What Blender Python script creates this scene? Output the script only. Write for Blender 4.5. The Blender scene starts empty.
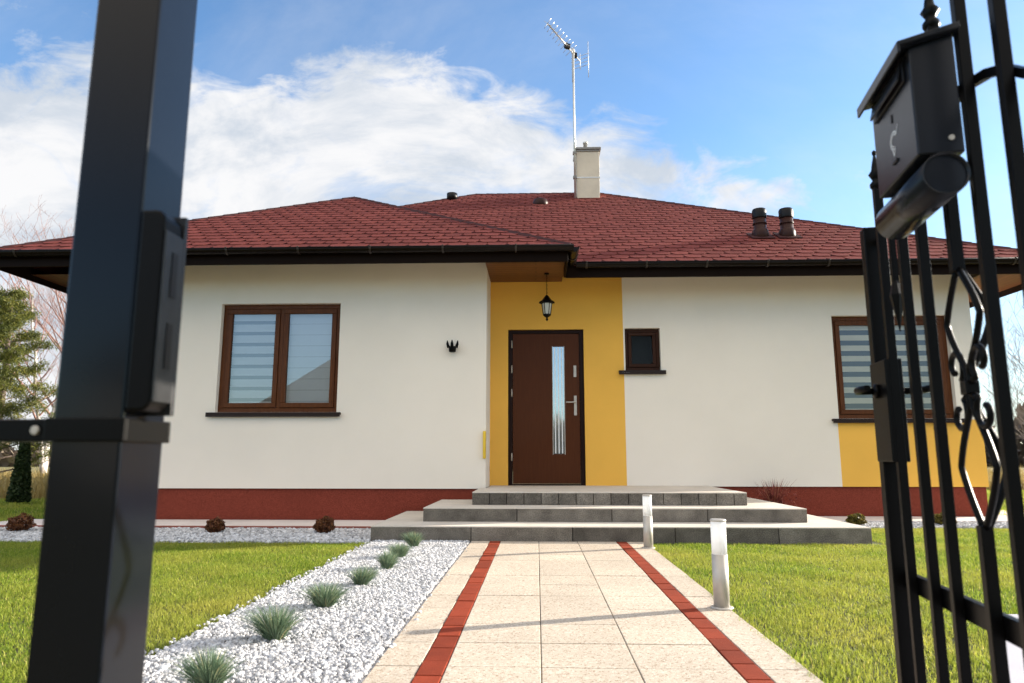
import bpy, math, random
import numpy as np
from mathutils import Vector, Matrix, Quaternion
R = math.radians
random.seed(7)
rng = np.random.default_rng(7)
scene = bpy.context.scene
col = scene.collection

# ------------------------------------------------------------------ materials
def new_mat(name):
    m = bpy.data.materials.new(name); m.use_nodes = True
    nt = m.node_tree
    return m, nt, nt.nodes['Principled BSDF']

def node(nt, t, **kw):
    n = nt.nodes.new(t)
    for k, v in kw.items():
        if k == 'inp':
            for a, b in v.items(): n.inputs[a].default_value = b
        else: setattr(n, k, v)
    return n

def rgba(c): return (c[0], c[1], c[2], 1.0)

def mat(name, c, rough=.6, var=.12, vscale=4.0, bump=0.0, bscale=200.0, metal=0.0, c2=None, spec=.5, tint=0.0, fine=0.0, fscale=150.0, coat=0.0):
    """principled with soft colour variation, optional fine speckle, bump and per-element tint attribute"""
    m, nt, b = new_mat(name)
    L = nt.links.new
    tc = node(nt, 'ShaderNodeTexCoord')
    n1 = node(nt, 'ShaderNodeTexNoise', inp={'Scale': vscale, 'Detail': 6.0, 'Roughness': .6})
    L(tc.outputs['Object'], n1.inputs['Vector'])
    c2 = c2 or tuple(x*(1-var) for x in c)
    mx = node(nt, 'ShaderNodeMix', data_type='RGBA')
    mx.inputs[6].default_value = rgba(c2); mx.inputs[7].default_value = rgba(c)
    mr = node(nt, 'ShaderNodeMapRange', inp={1: .35, 2: .65})
    L(n1.outputs['Fac'], mr.inputs[0]); L(mr.outputs[0], mx.inputs[0])
    out = mx.outputs[2]
    if fine:
        n2 = node(nt, 'ShaderNodeTexNoise', inp={'Scale': fscale, 'Detail': 3.0})
        L(tc.outputs['Object'], n2.inputs['Vector'])
        m2 = node(nt, 'ShaderNodeMapRange', inp={1: .3, 2: .7, 3: 1-fine, 4: 1+fine})
        L(n2.outputs['Fac'], m2.inputs[0])
        mm = node(nt, 'ShaderNodeMix', data_type='RGBA', blend_type='MULTIPLY'); mm.inputs[0].default_value = 1
        L(out, mm.inputs[6]); L(m2.outputs[0], mm.inputs[7]); out = mm.outputs[2]
    if tint:
        at = node(nt, 'ShaderNodeAttribute', attribute_name='tint')
        m3 = node(nt, 'ShaderNodeMapRange', inp={3: 1-tint, 4: 1+tint}); L(at.outputs['Fac'], m3.inputs[0])
        mm = node(nt, 'ShaderNodeMix', data_type='RGBA', blend_type='MULTIPLY'); mm.inputs[0].default_value = 1
        L(out, mm.inputs[6]); L(m3.outputs[0], mm.inputs[7]); out = mm.outputs[2]
    L(out, b.inputs['Base Color'])
    b.inputs['Roughness'].default_value = rough
    b.inputs['Metallic'].default_value = metal
    b.inputs['Specular IOR Level'].default_value = spec
    b.inputs['Coat Weight'].default_value = coat
    if bump:
        n3 = node(nt, 'ShaderNodeTexNoise', inp={'Scale': bscale, 'Detail': 5.0})
        L(tc.outputs['Object'], n3.inputs['Vector'])
        bp = node(nt, 'ShaderNodeBump', inp={'Strength': bump, 'Distance': .004})
        L(n3.outputs['Fac'], bp.inputs['Height']); L(bp.outputs[0], b.inputs['Normal'])
    return m

def leaf_mat(name, stops, rough=.6, trans=.35, patch=None):
    """foliage: colour by the per-leaf tint attribute, part diffuse part translucent; patch = (colour, scale) for large worn patches"""
    m, nt, b = new_mat(name); L = nt.links.new
    at = node(nt, 'ShaderNodeAttribute', attribute_name='tint')
    rp = node(nt, 'ShaderNodeValToRGB')
    el = rp.color_ramp.elements
    while len(el) < len(stops): el.new(.5)
    for e, (p, c) in zip(el, stops): e.position = p; e.color = rgba(c)
    L(at.outputs['Fac'], rp.inputs[0]); out = rp.outputs[0]
    if patch:
        tc = node(nt, 'ShaderNodeTexCoord')
        n1 = node(nt, 'ShaderNodeTexNoise', inp={'Scale': patch[1], 'Detail': 4.0}); L(tc.outputs['Object'], n1.inputs['Vector'])
        mr = node(nt, 'ShaderNodeMapRange', inp={1: .42, 2: .68, 4: .75}); L(n1.outputs['Fac'], mr.inputs[0])
        mx = node(nt, 'ShaderNodeMix', data_type='RGBA'); L(mr.outputs[0], mx.inputs[0]); L(out, mx.inputs[6]); mx.inputs[7].default_value = rgba(patch[0])
        out = mx.outputs[2]
    L(out, b.inputs['Base Color']); b.inputs['Roughness'].default_value = rough; b.inputs['Specular IOR Level'].default_value = .3
    tr = node(nt, 'ShaderNodeBsdfTranslucent'); L(out, tr.inputs['Color'])
    ms = node(nt, 'ShaderNodeMixShader'); ms.inputs[0].default_value = trans
    L(b.outputs[0], ms.inputs[1]); L(tr.outputs[0], ms.inputs[2])
    L(ms.outputs[0], nt.nodes['Material Output'].inputs['Surface'])
    return m

def glass_mat(name, base=.12, rough=.0, tintc=(.95, .98, 1), ior=1.5):
    m, nt, b = new_mat(name); L = nt.links.new
    tr = node(nt, 'ShaderNodeBsdfTransparent'); tr.inputs[0].default_value = rgba(tintc)
    gl = node(nt, 'ShaderNodeBsdfGlossy'); gl.inputs['Roughness'].default_value = rough
    fr = node(nt, 'ShaderNodeFresnel', inp={'IOR': ior})
    ad = node(nt, 'ShaderNodeMath', operation='ADD', use_clamp=True); ad.inputs[1].default_value = base
    L(fr.outputs[0], ad.inputs[0])
    ms = node(nt, 'ShaderNodeMixShader'); L(ad.outputs[0], ms.inputs[0]); L(tr.outputs[0], ms.inputs[1]); L(gl.outputs[0], ms.inputs[2])
    L(ms.outputs[0], nt.nodes['Material Output'].inputs['Surface'])
    return m

def wood_mat(name, c, c2, rough=.35, stretch=(18, 18, 1.2), coat=.25):
    m, nt, b = new_mat(name); L = nt.links.new
    tc = node(nt, 'ShaderNodeTexCoord'); mp = node(nt, 'ShaderNodeMapping'); mp.inputs['Scale'].default_value = stretch
    L(tc.outputs['Object'], mp.inputs[0])
    n = node(nt, 'ShaderNodeTexNoise', inp={'Scale': 4.0, 'Detail': 7.0, 'Roughness': .65, 'Distortion': .6}); L(mp.outputs[0], n.inputs['Vector'])
    mr = node(nt, 'ShaderNodeMapRange', inp={1: .35, 2: .65}); L(n.outputs['Fac'], mr.inputs[0])
    mx = node(nt, 'ShaderNodeMix', data_type='RGBA'); mx.inputs[6].default_value = rgba(c); mx.inputs[7].default_value = rgba(c2)
    L(mr.outputs[0], mx.inputs[0]); L(mx.outputs[2], b.inputs['Base Color'])
    b.inputs['Roughness'].default_value = rough; b.inputs['Coat Weight'].default_value = coat; b.inputs['Specular IOR Level'].default_value = .12
    return m

def board_mat(name, c, c2, pitch):
    """tongue-and-groove boards along uv.u, one board per pitch of uv.v"""
    m, nt, b = new_mat(name); L = nt.links.new
    uv = node(nt, 'ShaderNodeUVMap', uv_map='UVMap')
    bk = node(nt, 'ShaderNodeTexBrick', offset=.37, inp={'Scale': 1.0, 'Mortar Size': .005, 'Mortar Smooth': .2, 'Brick Width': 2.4, 'Row Height': pitch, 'Bias': 0.0})
    bk.inputs['Color1'].default_value = rgba(c); bk.inputs['Color2'].default_value = rgba(c2); bk.inputs['Mortar'].default_value = rgba(tuple(x*.25 for x in c2))
    L(uv.outputs[0], bk.inputs['Vector'])
    mp = node(nt, 'ShaderNodeMapping'); mp.inputs['Scale'].default_value = (2, 40, 1); L(uv.outputs[0], mp.inputs[0])
    n = node(nt, 'ShaderNodeTexNoise', inp={'Scale': 2.0, 'Detail': 6.0, 'Distortion': .8}); L(mp.outputs[0], n.inputs['Vector'])
    mr = node(nt, 'ShaderNodeMapRange', inp={1: .3, 2: .7, 3: .72, 4: 1.2}); L(n.outputs['Fac'], mr.inputs[0])
    mm = node(nt, 'ShaderNodeMix', data_type='RGBA', blend_type='MULTIPLY'); mm.inputs[0].default_value = 1
    L(bk.outputs['Color'], mm.inputs[6]); L(mr.outputs[0], mm.inputs[7]); L(mm.outputs[2], b.inputs['Base Color'])
    b.inputs['Roughness'].default_value = .5
    bp = node(nt, 'ShaderNodeBump', inp={'Strength': .5, 'Distance': .006}); bp.invert = True
    L(bk.outputs['Fac'], bp.inputs['Height']); L(bp.outputs[0], b.inputs['Normal'])
    return m

def speckle_mat(name, c, c_light, c_dark, scale, rough=.75, tint=.06, bump=.35):
    """washed-aggregate concrete: pebbles of several tones in a matrix"""
    m, nt, b = new_mat(name); L = nt.links.new
    tc = node(nt, 'ShaderNodeTexCoord')
    v = node(nt, 'ShaderNodeTexVoronoi', inp={'Scale': scale}); L(tc.outputs['Object'], v.inputs['Vector'])
    sp = node(nt, 'ShaderNodeSeparateColor'); L(v.outputs['Color'], sp.inputs[0])
    rp = node(nt, 'ShaderNodeValToRGB'); e = rp.color_ramp.elements
    e[0].position = 0; e[0].color = rgba(c_dark); e[1].position = 1; e[1].color = rgba(c_light)
    k = e.new(.22); k.color = rgba(c); k = e.new(.75); k.color = rgba(c)
    L(sp.outputs[0], rp.inputs[0])
    n = node(nt, 'ShaderNodeTexNoise', inp={'Scale': 1.3, 'Detail': 7.0, 'Roughness': .65}); L(tc.outputs['Object'], n.inputs['Vector'])
    mr = node(nt, 'ShaderNodeMapRange', inp={1: .3, 2: .7, 3: .86, 4: 1.08}); L(n.outputs['Fac'], mr.inputs[0])
    at = node(nt, 'ShaderNodeAttribute', attribute_name='tint')
    m3 = node(nt, 'ShaderNodeMapRange', inp={3: 1-tint, 4: 1+tint}); L(at.outputs['Fac'], m3.inputs[0])
    mu = node(nt, 'ShaderNodeMath', operation='MULTIPLY'); L(mr.outputs[0], mu.inputs[0]); L(m3.outputs[0], mu.inputs[1])
    mm = node(nt, 'ShaderNodeMix', data_type='RGBA', blend_type='MULTIPLY'); mm.inputs[0].default_value = 1
    L(rp.outputs[0], mm.inputs[6]); L(mu.outputs[0], mm.inputs[7]); L(mm.outputs[2], b.inputs['Base Color'])
    b.inputs['Roughness'].default_value = rough
    bp = node(nt, 'ShaderNodeBump', inp={'Strength': bump, 'Distance': .003}); bp.invert = True
    L(v.outputs['Distance'], bp.inputs['Height']); L(bp.outputs[0], b.inputs['Normal'])
    return m

M = {}
M['stucco'] = mat('cream_stucco', (.86, .78, .68), rough=.9, var=.045, vscale=.9, bump=.55, bscale=260, fine=.035, fscale=180)
M['yellow'] = mat('mustard_stucco', (.86, .47, .075), rough=.9, var=.07, vscale=1.1, bump=.30, bscale=260, fine=.05, fscale=180)
M['plinth'] = mat('red_mosaic_plaster', (.215, .045, .028), rough=.85, var=.12, vscale=1.5, bump=.7, bscale=170, fine=.5, fscale=130, spec=.1)
M['shingle'] = mat('red_shingle', (.195, .052, .043), rough=.92, var=.16, vscale=.7, bump=.5, bscale=300, fine=.22, fscale=420, tint=.16, spec=.08)
M['shingle_edge'] = mat('bitumen_edge', (.105, .027, .022), rough=.95, spec=.1)
M['ridge'] = mat('ridge_shingle', (.060, .022, .021), rough=.9, fine=.2, fscale=300, spec=.2)
M['gutter'] = mat('dark_brown_gutter', (.008, .0048, .0035), rough=.26, var=.2, spec=.16)
M['bracket'] = mat('gutter_clip', (.030, .020, .016), rough=.3, spec=.4)
M['fascia'] = mat('dark_brown_fascia', (.010, .0048, .003), rough=.5, spec=.05)
M['soffit'] = board_mat('soffit_boards', (.17, .058, .018), (.115, .037, .012), .10)
M['frame'] = wood_mat('mahogany_frame', (.072, .022, .007), (.125, .042, .013), rough=.45, coat=.05)
M['doorwood'] = wood_mat('mahogany_door', (.066, .0185, .0055), (.082, .024, .007), rough=.5, coat=.03, stretch=(14, 14, .8))
M['frame_shade'] = wood_mat('frame_painted_shade', (.028, .009, .004), (.045, .015, .006), rough=.5, coat=.03)  # mahogany frame with the deep recess's shade put into its colour
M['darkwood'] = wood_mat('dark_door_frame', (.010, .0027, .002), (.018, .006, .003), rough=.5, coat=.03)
M['sill'] = mat('brown_sill', (.018, .008, .006), rough=.4, spec=.25)
M['glass'] = glass_mat('window_glass', .17)
M['glass_dark'] = glass_mat('clear_glass', .0, ior=1.22)
M['glass_clearer'] = glass_mat('plain_window_glass', .07)
M['blind_cream'] = mat('cream_blind_fabric', (.84, .76, .60), rough=.9, var=.08, vscale=3, spec=.2)
M['blind'] = mat('pale_blind_fabric', (.60, .63, .67), rough=.9, var=.05, vscale=3, spec=.2)
M['blindgap'] = mat('sheer_blind_mesh', (.085, .10, .125), rough=.9, spec=.2)
M['room'] = mat('dark_room', (.03, .028, .026), rough=.9)
M['steel'] = mat('brushed_steel', (.52, .485, .44), rough=.5, metal=.35, var=.1, vscale=20)
M['slab'] = speckle_mat('beige_aggregate', (.535, .455, .36), (.70, .635, .54), (.27, .18, .115), 140)
M['brick'] = mat('red_paver', (.255, .042, .018), rough=.85, spec=.15, var=.2, vscale=6, bump=.4, bscale=250, fine=.16, fscale=260, tint=.22)
M['joint'] = mat('joint_sand', (.10, .08, .06), rough=1, fine=.3)
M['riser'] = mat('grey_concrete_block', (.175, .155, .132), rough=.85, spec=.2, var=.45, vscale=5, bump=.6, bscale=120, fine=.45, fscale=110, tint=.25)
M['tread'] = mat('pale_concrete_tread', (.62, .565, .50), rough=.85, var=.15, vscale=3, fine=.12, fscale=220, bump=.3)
M['concrete'] = mat('pale_concrete', (.72, .65, .62), rough=.9, var=.12, vscale=2, fine=.08, bump=.3)
M['drive'] = mat('lilac_concrete', (.46, .45, .50), rough=.9, var=.10, vscale=2, fine=.08, bump=.3)
M['kerb'] = mat('red_kerb', (.24, .07, .05), rough=.9, fine=.2)
M['soil'] = mat('lawn_soil', (.075, .085, .022), rough=1, var=.5, vscale=3, fine=.4, fscale=60)
M['ground'] = mat('meadow', (.115, .125, .035), rough=1, c2=(.20, .155, .065), vscale=.35, fine=.4, fscale=25)
M['bed'] = mat('gravel_bed', (.50, .50, .51), rough=1, fine=.4, fscale=60)
M['stone'] = mat('marble_chips', (.50, .50, .515), rough=.75, var=.2, vscale=30, tint=.46, spec=.3)
M['black'] = mat('black_powder_coat', (.0040, .0058, .010), rough=.15, var=.15, spec=.19)
M['blackgate'] = mat('black_gate_paint', (.0022, .0020, .0021), rough=.38, var=.25, bump=.05, bscale=120, spec=.11)
M['box'] = mat('anthracite_sheet', (.010, .012, .017), rough=.26, var=.12, spec=.25)
M['white_mark'] = mat('white_print', (.75, .75, .75), rough=.6)
M['plasticwhite'] = mat('opal_diffuser', (.86, .87, .88), rough=.35, var=.03)
M['opal'] = leaf_mat('opal_lamp', [(0, (.90, .91, .93)), (1, (.93, .94, .95))], rough=.3, trans=.45)
M['chimney'] = mat('chimney_plaster', (.66, .59, .48), rough=.9, var=.14, vscale=2.5, bump=.3, fine=.06)
M['cap'] = mat('chimney_sheet', (.22, .21, .20), rough=.5)
M['vent'] = mat('brown_vent_plastic', (.040, .016, .013), rough=.4, var=.2, spec=.15)
M['ventdark'] = mat('dark_vent_cap', (.008, .007, .008), rough=.4, spec=.2)
M['alu'] = mat('aluminium_tube', (.62, .62, .60), rough=.4, metal=.7, var=.15, vscale=8)
M['yplastic'] = mat('yellow_plastic', (.78, .52, .03), rough=.45)
M['lampglass'] = mat('pale_lamp_glass', (.62, .62, .56), rough=.15)
M['grass'] = leaf_mat('lawn_blades', [(0, (.06, .12, .012)), (.4, (.19, .285, .026)), (.8, (.40, .45, .058)), (1, (.70, .58, .2))], trans=.5, patch=((.46, .43, .080), .9))
M['drygrass'] = leaf_mat('dry_blades', [(0, (.22, .16, .05)), (.6, (.42, .31, .11)), (1, (.52, .42, .2))], trans=.35)
M['fescue'] = leaf_mat('blue_fescue', [(0, (.055, .095, .055)), (.55, (.155, .235, .145)), (.85, (.30, .37, .22)), (1, (.50, .44, .24))], trans=.25)
M['rustshrub'] = leaf_mat('rusty_conifer', [(0, (.06, .022, .010)), (.6, (.155, .055, .022)), (1, (.24, .11, .04))], trans=.2)
M['greenshrub'] = leaf_mat('olive_conifer', [(0, (.05, .045, .010)), (.6, (.14, .11, .02)), (1, (.26, .20, .04))], trans=.2)
M['greyroof'] = mat('grey_roof_tiles', (.14, .145, .12), rough=.8, fine=.3, fscale=6)
M['strike'] = mat('strike_metal', (.020, .021, .024), rough=.4, var=.5, vscale=25, spec=.3)
M['barberry'] = leaf_mat('maroon_twigs', [(0, (.11, .022, .018)), (.6, (.27, .06, .045)), (1, (.42, .17, .10))], trans=.2)
M['thuja'] = leaf_mat('thuja_green', [(0, (.010, .022, .006)), (.7, (.028, .05, .013)), (1, (.05, .075, .02))], trans=.2)
M['pine'] = leaf_mat('pine_needles', [(0, (.040, .055, .012)), (.6, (.125, .14, .028)), (1, (.27, .25, .055))], trans=.4)
M['bark'] = mat('grey_brown_bark', (.16, .12, .10), rough=.95, var=.5, vscale=6, bump=.6, bscale=40)
M['birch'] = mat('birch_bark', (.62, .58, .54), rough=.8, c2=(.20, .17, .15), vscale=5)
M['twig_red'] = mat('reddish_twigs', (.30, .17, .145), rough=.9, var=.3)
M['twig_grey'] = mat('grey_twigs', (.19, .16, .145), rough=.9, var=.3)
M['leaf'] = leaf_mat('fallen_leaf', [(0, (.45, .14, .02)), (1, (.55, .22, .04))], trans=.3)

# ------------------------------------------------------------------ mesh builder
class MB:
    def __init__(s): s.v = []; s.f = []; s.m = []; s.t = []; s.uv = []; s.sm = []
    def face(s, pts, mi=0, tint=.5, uv=None, smooth=False):
        b = len(s.v); s.v += [tuple(p) for p in pts]; s.f.append(list(range(b, b+len(pts)))); s.m.append(mi); s.t.append(tint)
        s.uv.append(uv or [(0, 0)]*len(pts)); s.sm.append(smooth)
    def mesh(s, verts, faces, mi=0, tint=.5, smooth=False):
        b = len(s.v); s.v += [tuple(p) for p in verts]
        for f in faces:
            s.f.append([i+b for i in f]); s.m.append(mi); s.t.append(tint); s.uv.append([(0, 0)]*len(f)); s.sm.append(smooth)
    def box(s, x0, x1, y0, y1, z0, z1, mi=0, tint=.5, xf=None):
        vs = [Vector((x, y, z)) for z in (z0, z1) for y in (y0, y1) for x in (x0, x1)]
        if xf is not None: vs = [xf @ v for v in vs]
        s.mesh(vs, [(0, 2, 3, 1), (4, 5, 7, 6), (0, 1, 5, 4), (1, 3, 7, 5), (3, 2, 6, 7), (2, 0, 4, 6)], mi, tint)
        return s
    def tube(s, pts, r, n=8, mi=0, caps=True, tint=.5, smooth=True):
        pts = [Vector(p) for p in pts]; rs = r if isinstance(r, (list, tuple)) else [r]*len(pts)
        vs = []; fs = []; ref = None
        for i, p in enumerate(pts):
            d = (pts[min(i+1, len(pts)-1)]-pts[max(i-1, 0)])
            d = d.normalized() if d.length > 1e-9 else Vector((0, 0, 1))
            if ref is None:
                ref = Vector((0, 0, 1)).cross(d)
                if ref.length < 1e-3: ref = Vector((1, 0, 0))
            a = (ref - d*ref.dot(d))
            a = a.normalized() if a.length > 1e-6 else d.orthogonal().normalized()
            ref = a; b = d.cross(a)
            for k in range(n):
                t = 2*math.pi*k/n + (math.pi/4 if n == 4 else 0)
                vs.append(p + (a*math.cos(t)+b*math.sin(t))*rs[i])
        for i in range(len(pts)-1):
            for k in range(n):
                k2 = (k+1) % n
                fs.append((i*n+k, i*n+k2, (i+1)*n+k2, (i+1)*n+k))
        s.mesh(vs, fs, mi, tint, smooth)
        if caps:
            b = len(s.v)-len(vs)
            for f in (list(range(n))[::-1], [(len(pts)-1)*n+k for k in range(n)]):
                s.f.append([b+i for i in f]); s.m.append(mi); s.t.append(tint); s.uv.append([(0, 0)]*n); s.sm.append(False)
        return s
    def lathe(s, prof, c=(0, 0, 0), n=16, mi=0, axis=None, smooth=True, tint=.5, rot=0):
        vs = []; fs = []
        q = Vector((0, 0, 1)).rotation_difference(Vector(axis)) if axis is not None else Quaternion()
        for (r, z) in prof:
            for k in range(n):
                t = 2*math.pi*k/n+rot
                vs.append(q @ Vector((r*math.cos(t), r*math.sin(t), z)) + Vector(c))
        for i in range(len(prof)-1):
            for k in range(n):
                k2 = (k+1) % n
                fs.append((i*n+k, i*n+k2, (i+1)*n+k2, (i+1)*n+k))
        fs.append(tuple(range(n))[::-1]); fs.append(tuple((len(prof)-1)*n+k for k in range(n)))
        s.mesh(vs, fs, mi, tint, smooth); s.sm[-1] = s.sm[-2] = False
        return s
    def prism(s, poly, ext, mi=0, tint=.5):
        """poly: 3-D points, extruded by vector ext"""
        n = len(poly); e = Vector(ext); P = [Vector(p) for p in poly]
        s.mesh(P+[p+e for p in P], [tuple(range(n))[::-1], tuple(range(n, 2*n))]+[(i, (i+1) % n, (i+1) % n+n, i+n) for i in range(n)], mi, tint)
        return s
    def build(s, name, mats, parent=None, bevel=0.0, xf=None):
        me = bpy.data.meshes.new(name)
        vs = s.v if xf is None else [tuple(xf @ Vector(v)) for v in s.v]
        me.from_pydata(vs, [], s.f)
        for m in (mats if isinstance(mats, (list, tuple)) else [mats]): me.materials.append(m)
        me.polygons.foreach_set('material_index', s.m)
        me.polygons.foreach_set('use_smooth', s.sm)
        a = me.attributes.new('tint', 'FLOAT', 'FACE'); a.data.foreach_set('value', s.t)
        u = me.uv_layers.new(name='UVMap'); u.data.foreach_set('uv', [c for q in s.uv for p in q for c in p])
        me.update()
        o = bpy.data.objects.new(name, me); col.objects.link(o)
        if bevel:
            b = o.modifiers.new('Bevel', 'BEVEL'); b.width = bevel; b.segments = 2; b.limit_method = 'ANGLE'; b.angle_limit = R(35)
        if parent is not None: attach(o, parent)
        return o

WORLD = {}
def attach(o, parent):
    o.parent = parent
    o.matrix_parent_inverse = WORLD.get(parent.name, Matrix()).inverted()

def tag(o, label=None, cat=None, group=None, kind=None):
    if label: o['label'] = label
    if cat: o['category'] = cat
    if group: o['group'] = group
    if kind: o['kind'] = kind
    return o

def thing(name, loc, label, cat, group=None):
    o = bpy.data.objects.new(name, None); col.objects.link(o); o.location = loc; o.empty_display_size = .2
    WORLD[o.name] = Matrix.Translation(loc)
    return tag(o, label, cat, group)

def copy_thing(src, loc, rz=0, label=None, scale=1.0):
    r = src.copy(); col.objects.link(r); r.location = loc; r.rotation_euler = (0, 0, rz); r.scale = (scale,)*3
    if label: r['label'] = label
    for ch in src.children:
        c = ch.copy(); col.objects.link(c); c.parent = r; c.matrix_parent_inverse = ch.matrix_parent_inverse.copy()
        for g in ch.children:
            d = g.copy(); col.objects.link(d); d.parent = c; d.matrix_parent_inverse = g.matrix_parent_inverse.copy()
    return r

def struct(o, kind='structure'): o['kind'] = kind; return o

def npmesh(name, V, F, tint, m, smooth=False, parent=None, domain='POINT'):
    """V (n,3), F (k,3|4) arrays"""
    me = bpy.data.meshes.new(name)
    k = F.shape[1]
    me.vertices.add(len(V)); me.vertices.foreach_set('co', V.astype(np.float32).ravel())
    me.loops.add(F.size); me.loops.foreach_set('vertex_index', F.astype(np.int32).ravel())
    me.polygons.add(len(F)); me.polygons.foreach_set('loop_start', np.arange(0, F.size, k, dtype=np.int32))
    me.update(calc_edges=True)
    a = me.attributes.new('tint', 'FLOAT', domain); a.data.foreach_set('value', tint.astype(np.float32))
    me.polygons.foreach_set('use_smooth', np.full(len(F), smooth))
    me.materials.append(m)
    o = bpy.data.objects.new(name, me); col.objects.link(o)
    if parent is not None: attach(o, parent)
    return o

# ------------------------------------------------------------------ dimensions
W, MN = 9.10, 9.90                 # wing front wall, main front wall
XL, XR = -6.20, 6.12               # outer walls
XC = -.66                          # wing corner
EZ, SL = 3.42, .56                 # eave height, roof slope
RL, RR, RF, RB = -7.1, 7.1, 9.2, 20.7
WF, WR = 8.4, .43

# ------------------------------------------------------------------ ground
g = MB(); g.face([(-400, -300, -.03), (400, -300, -.03), (400, 600, -.03), (-400, 600, -.03)])
struct(g.build('ground', M['ground']))
g = MB()
g.face([(-14, .3, -.012), (-1.62, .3, -.012), (-1.62, 6.92, -.012), (-14, 6.92, -.012)])
g.face([(-14, 8.26, -.012), (XL-.5, 8.26, -.012), (XL-.5, 13.0, -.012), (-14, 13.0, -.012)])
g.face([(1.05, 3.9, -.012), (14, 3.9, -.012), (14, 8.55, -.012), (1.05, 8.55, -.012)])
g.face([(1.05, .3, -.012), (2.5, .3, -.012), (2.5, 3.9, -.012), (1.05, 3.9, -.012)])
struct(g.build('lawn_ground', M['soil']))
g = MB(); g.prism([(2.38, 3.89, -.10), (.75, 1.2, -.10), (.75, -1, -.10), (7, -1, -.10), (7, 3.93, -.10)], (0, 0, .12))
struct(g.build('driveway', M['drive'], bevel=.01))
# gravel beds
g = MB(); g.face([(-1.615, .8, -.006), (-.655, .8, -.006), (-.655, 7.085, -.006), (-1.615, 7.085, -.006)])
g.face([(-8.5, 6.925, -.004), (-1.66, 6.925, -.004), (-1.66, 8.25, -.004), (-8.5, 8.25, -.004)])
g.face([(3.3, 8.56, -.004), (9.0, 8.56, -.004), (9.0, 9.25, -.004), (3.3, 9.25, -.004)])
struct(g.build('gravel_bed', M['bed']))
# concrete strip along the house
g = MB(); g.box(XL-.5, -1.66, 8.26, W-.004, -.05, .028); g.box(3.3, XR+.9, 9.26, MN-.004, -.05, .028)
g.box(XR+.02, XR+.9, MN, 20, -.05, .028)
struct(g.build('concrete_strip', M['concrete'], bevel=.006))
g = MB(); g.box(-8.5, -1.66, 8.20, 8.255, -.05, .032)
struct(g.build('kerb', M['kerb'], bevel=.006))

# path: slabs, red brick lines
slab = MB(); jt = .004
def tile(mb, x0, x1, y0, y1, z, jitter=.0015, jy=.004):
    dz = random.uniform(-jitter, jitter)
    mb.box(x0+jt/2, x1-jt/2, y0+jy/2, y1-jy/2, -.05, z+dz, tint=random.random())
cols = [(-.65, -.467), (-.362, .012), (.012, .390), (.390, .768), (.868, 1.05)]
y = 1.12
while y < 7.08:
    for (a, b) in cols: tile(slab, a, b, y, min(y+.3615, 7.095), .004)
    y += .3615
struct(slab.build('path', M['slab'], bevel=.003))
br = MB()
for (a, b) in ((-.467, -.362), (.768, .868)):
    y = 1.0
    while y < 7.09:
        tile(br, a, b, y, min(y+.2, 7.095), .005, .002, .009); y += .2
struct(br.build('path_border', M['brick'], bevel=.003))
g = MB(); g.face([(-.65, .9, -.010), (1.05, .9, -.010), (1.05, 7.09, -.010), (-.65, 7.09, -.010)])
struct(g.build('path_bed', M['joint']))

# ------------------------------------------------------------------ grass (one stuff object per lawn)
def in_frustum(P, margin=.6):
    a = R(2.018); x = P[:, 0]*math.cos(a)+P[:, 1]*math.sin(a); d = -P[:, 0]*math.sin(a)+P[:, 1]*math.cos(a)
    return (d > 1.6) & (np.abs(x) < .76*d+margin)
def blades(name, rect_list, dens, h, w, m, kindname='stuff', lean=.55, hole=None):
    P = []
    for (x0, x1, y0, y1) in rect_list:
        n = int((x1-x0)*(y1-y0)*dens(x0, y0)) if callable(dens) else int((x1-x0)*(y1-y0)*dens)
        q = rng.random((n, 2))*[x1-x0, y1-y0]+[x0, y0]; P.append(q)
    P = np.concatenate(P); P = P+rng.normal(0, .016, P.shape); P = P[in_frustum(P)]
    P = P[~((P[:, 1] < 3.9) & (P[:, 0] > .74+(P[:, 1]-1.2)*.605) & (P[:, 0] > .7))]
    n = len(P); ph = rng.random(n)*2*np.pi
    # clumped height
    clump = .75+.5*np.abs(np.sin(P[:, 0]*5.1+1.3*np.sin(P[:, 1]*3.7))*np.cos(P[:, 1]*4.3+np.sin(P[:, 0]*2.9)))
    H = h*(.55+.7*rng.random(n))*clump
    wd = w*(.7+.6*rng.random(n))
    dx, dy = np.cos(ph), np.sin(ph); ln = H*lean*rng.random(n)*1.5
    V = np.zeros((n, 5, 3)); z0 = -.012
    V[:, 0] = np.stack([P[:, 0]-dy*wd/2, P[:, 1]+dx*wd/2, np.full(n, z0)], 1)
    V[:, 1] = np.stack([P[:, 0]+dy*wd/2, P[:, 1]-dx*wd/2, np.full(n, z0)], 1)
    mx, my = P[:, 0]+dx*ln*.3, P[:, 1]+dy*ln*.3
    V[:, 2] = np.stack([mx+dy*wd*.4, my-dx*wd*.4, z0+H*.6], 1)
    V[:, 3] = np.stack([mx-dy*wd*.4, my+dx*wd*.4, z0+H*.6], 1)
    V[:, 4] = np.stack([P[:, 0]+dx*ln, P[:, 1]+dy*ln, z0+H], 1)
    b = np.arange(n)[:, None]*5
    F = np.concatenate([b+[0, 1, 2], b+[0, 2, 3], b+[3, 2, 4]])
    t = np.clip(rng.normal(.5, .22, n), 0, 1); t = np.repeat(t, 5)
    return struct(npmesh(name, V.reshape(-1, 3), F, t, m), kindname)
blades('lawn_grass', [(-6.5, -1.60, 1.8, 4.5), (-9, -1.60, 4.5, 6.93), (1.03, 2.38, 1.9, 3.9), (1.7, 5, 3.9, 5.2), (1.05, 1.7, 3.9, 5.2), (1.05, 7.5, 5.2, 7.0), (3.35, 9, 7.0, 8.56)], 11000, .027, .0031, M['grass'], lean=.85)
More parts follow.
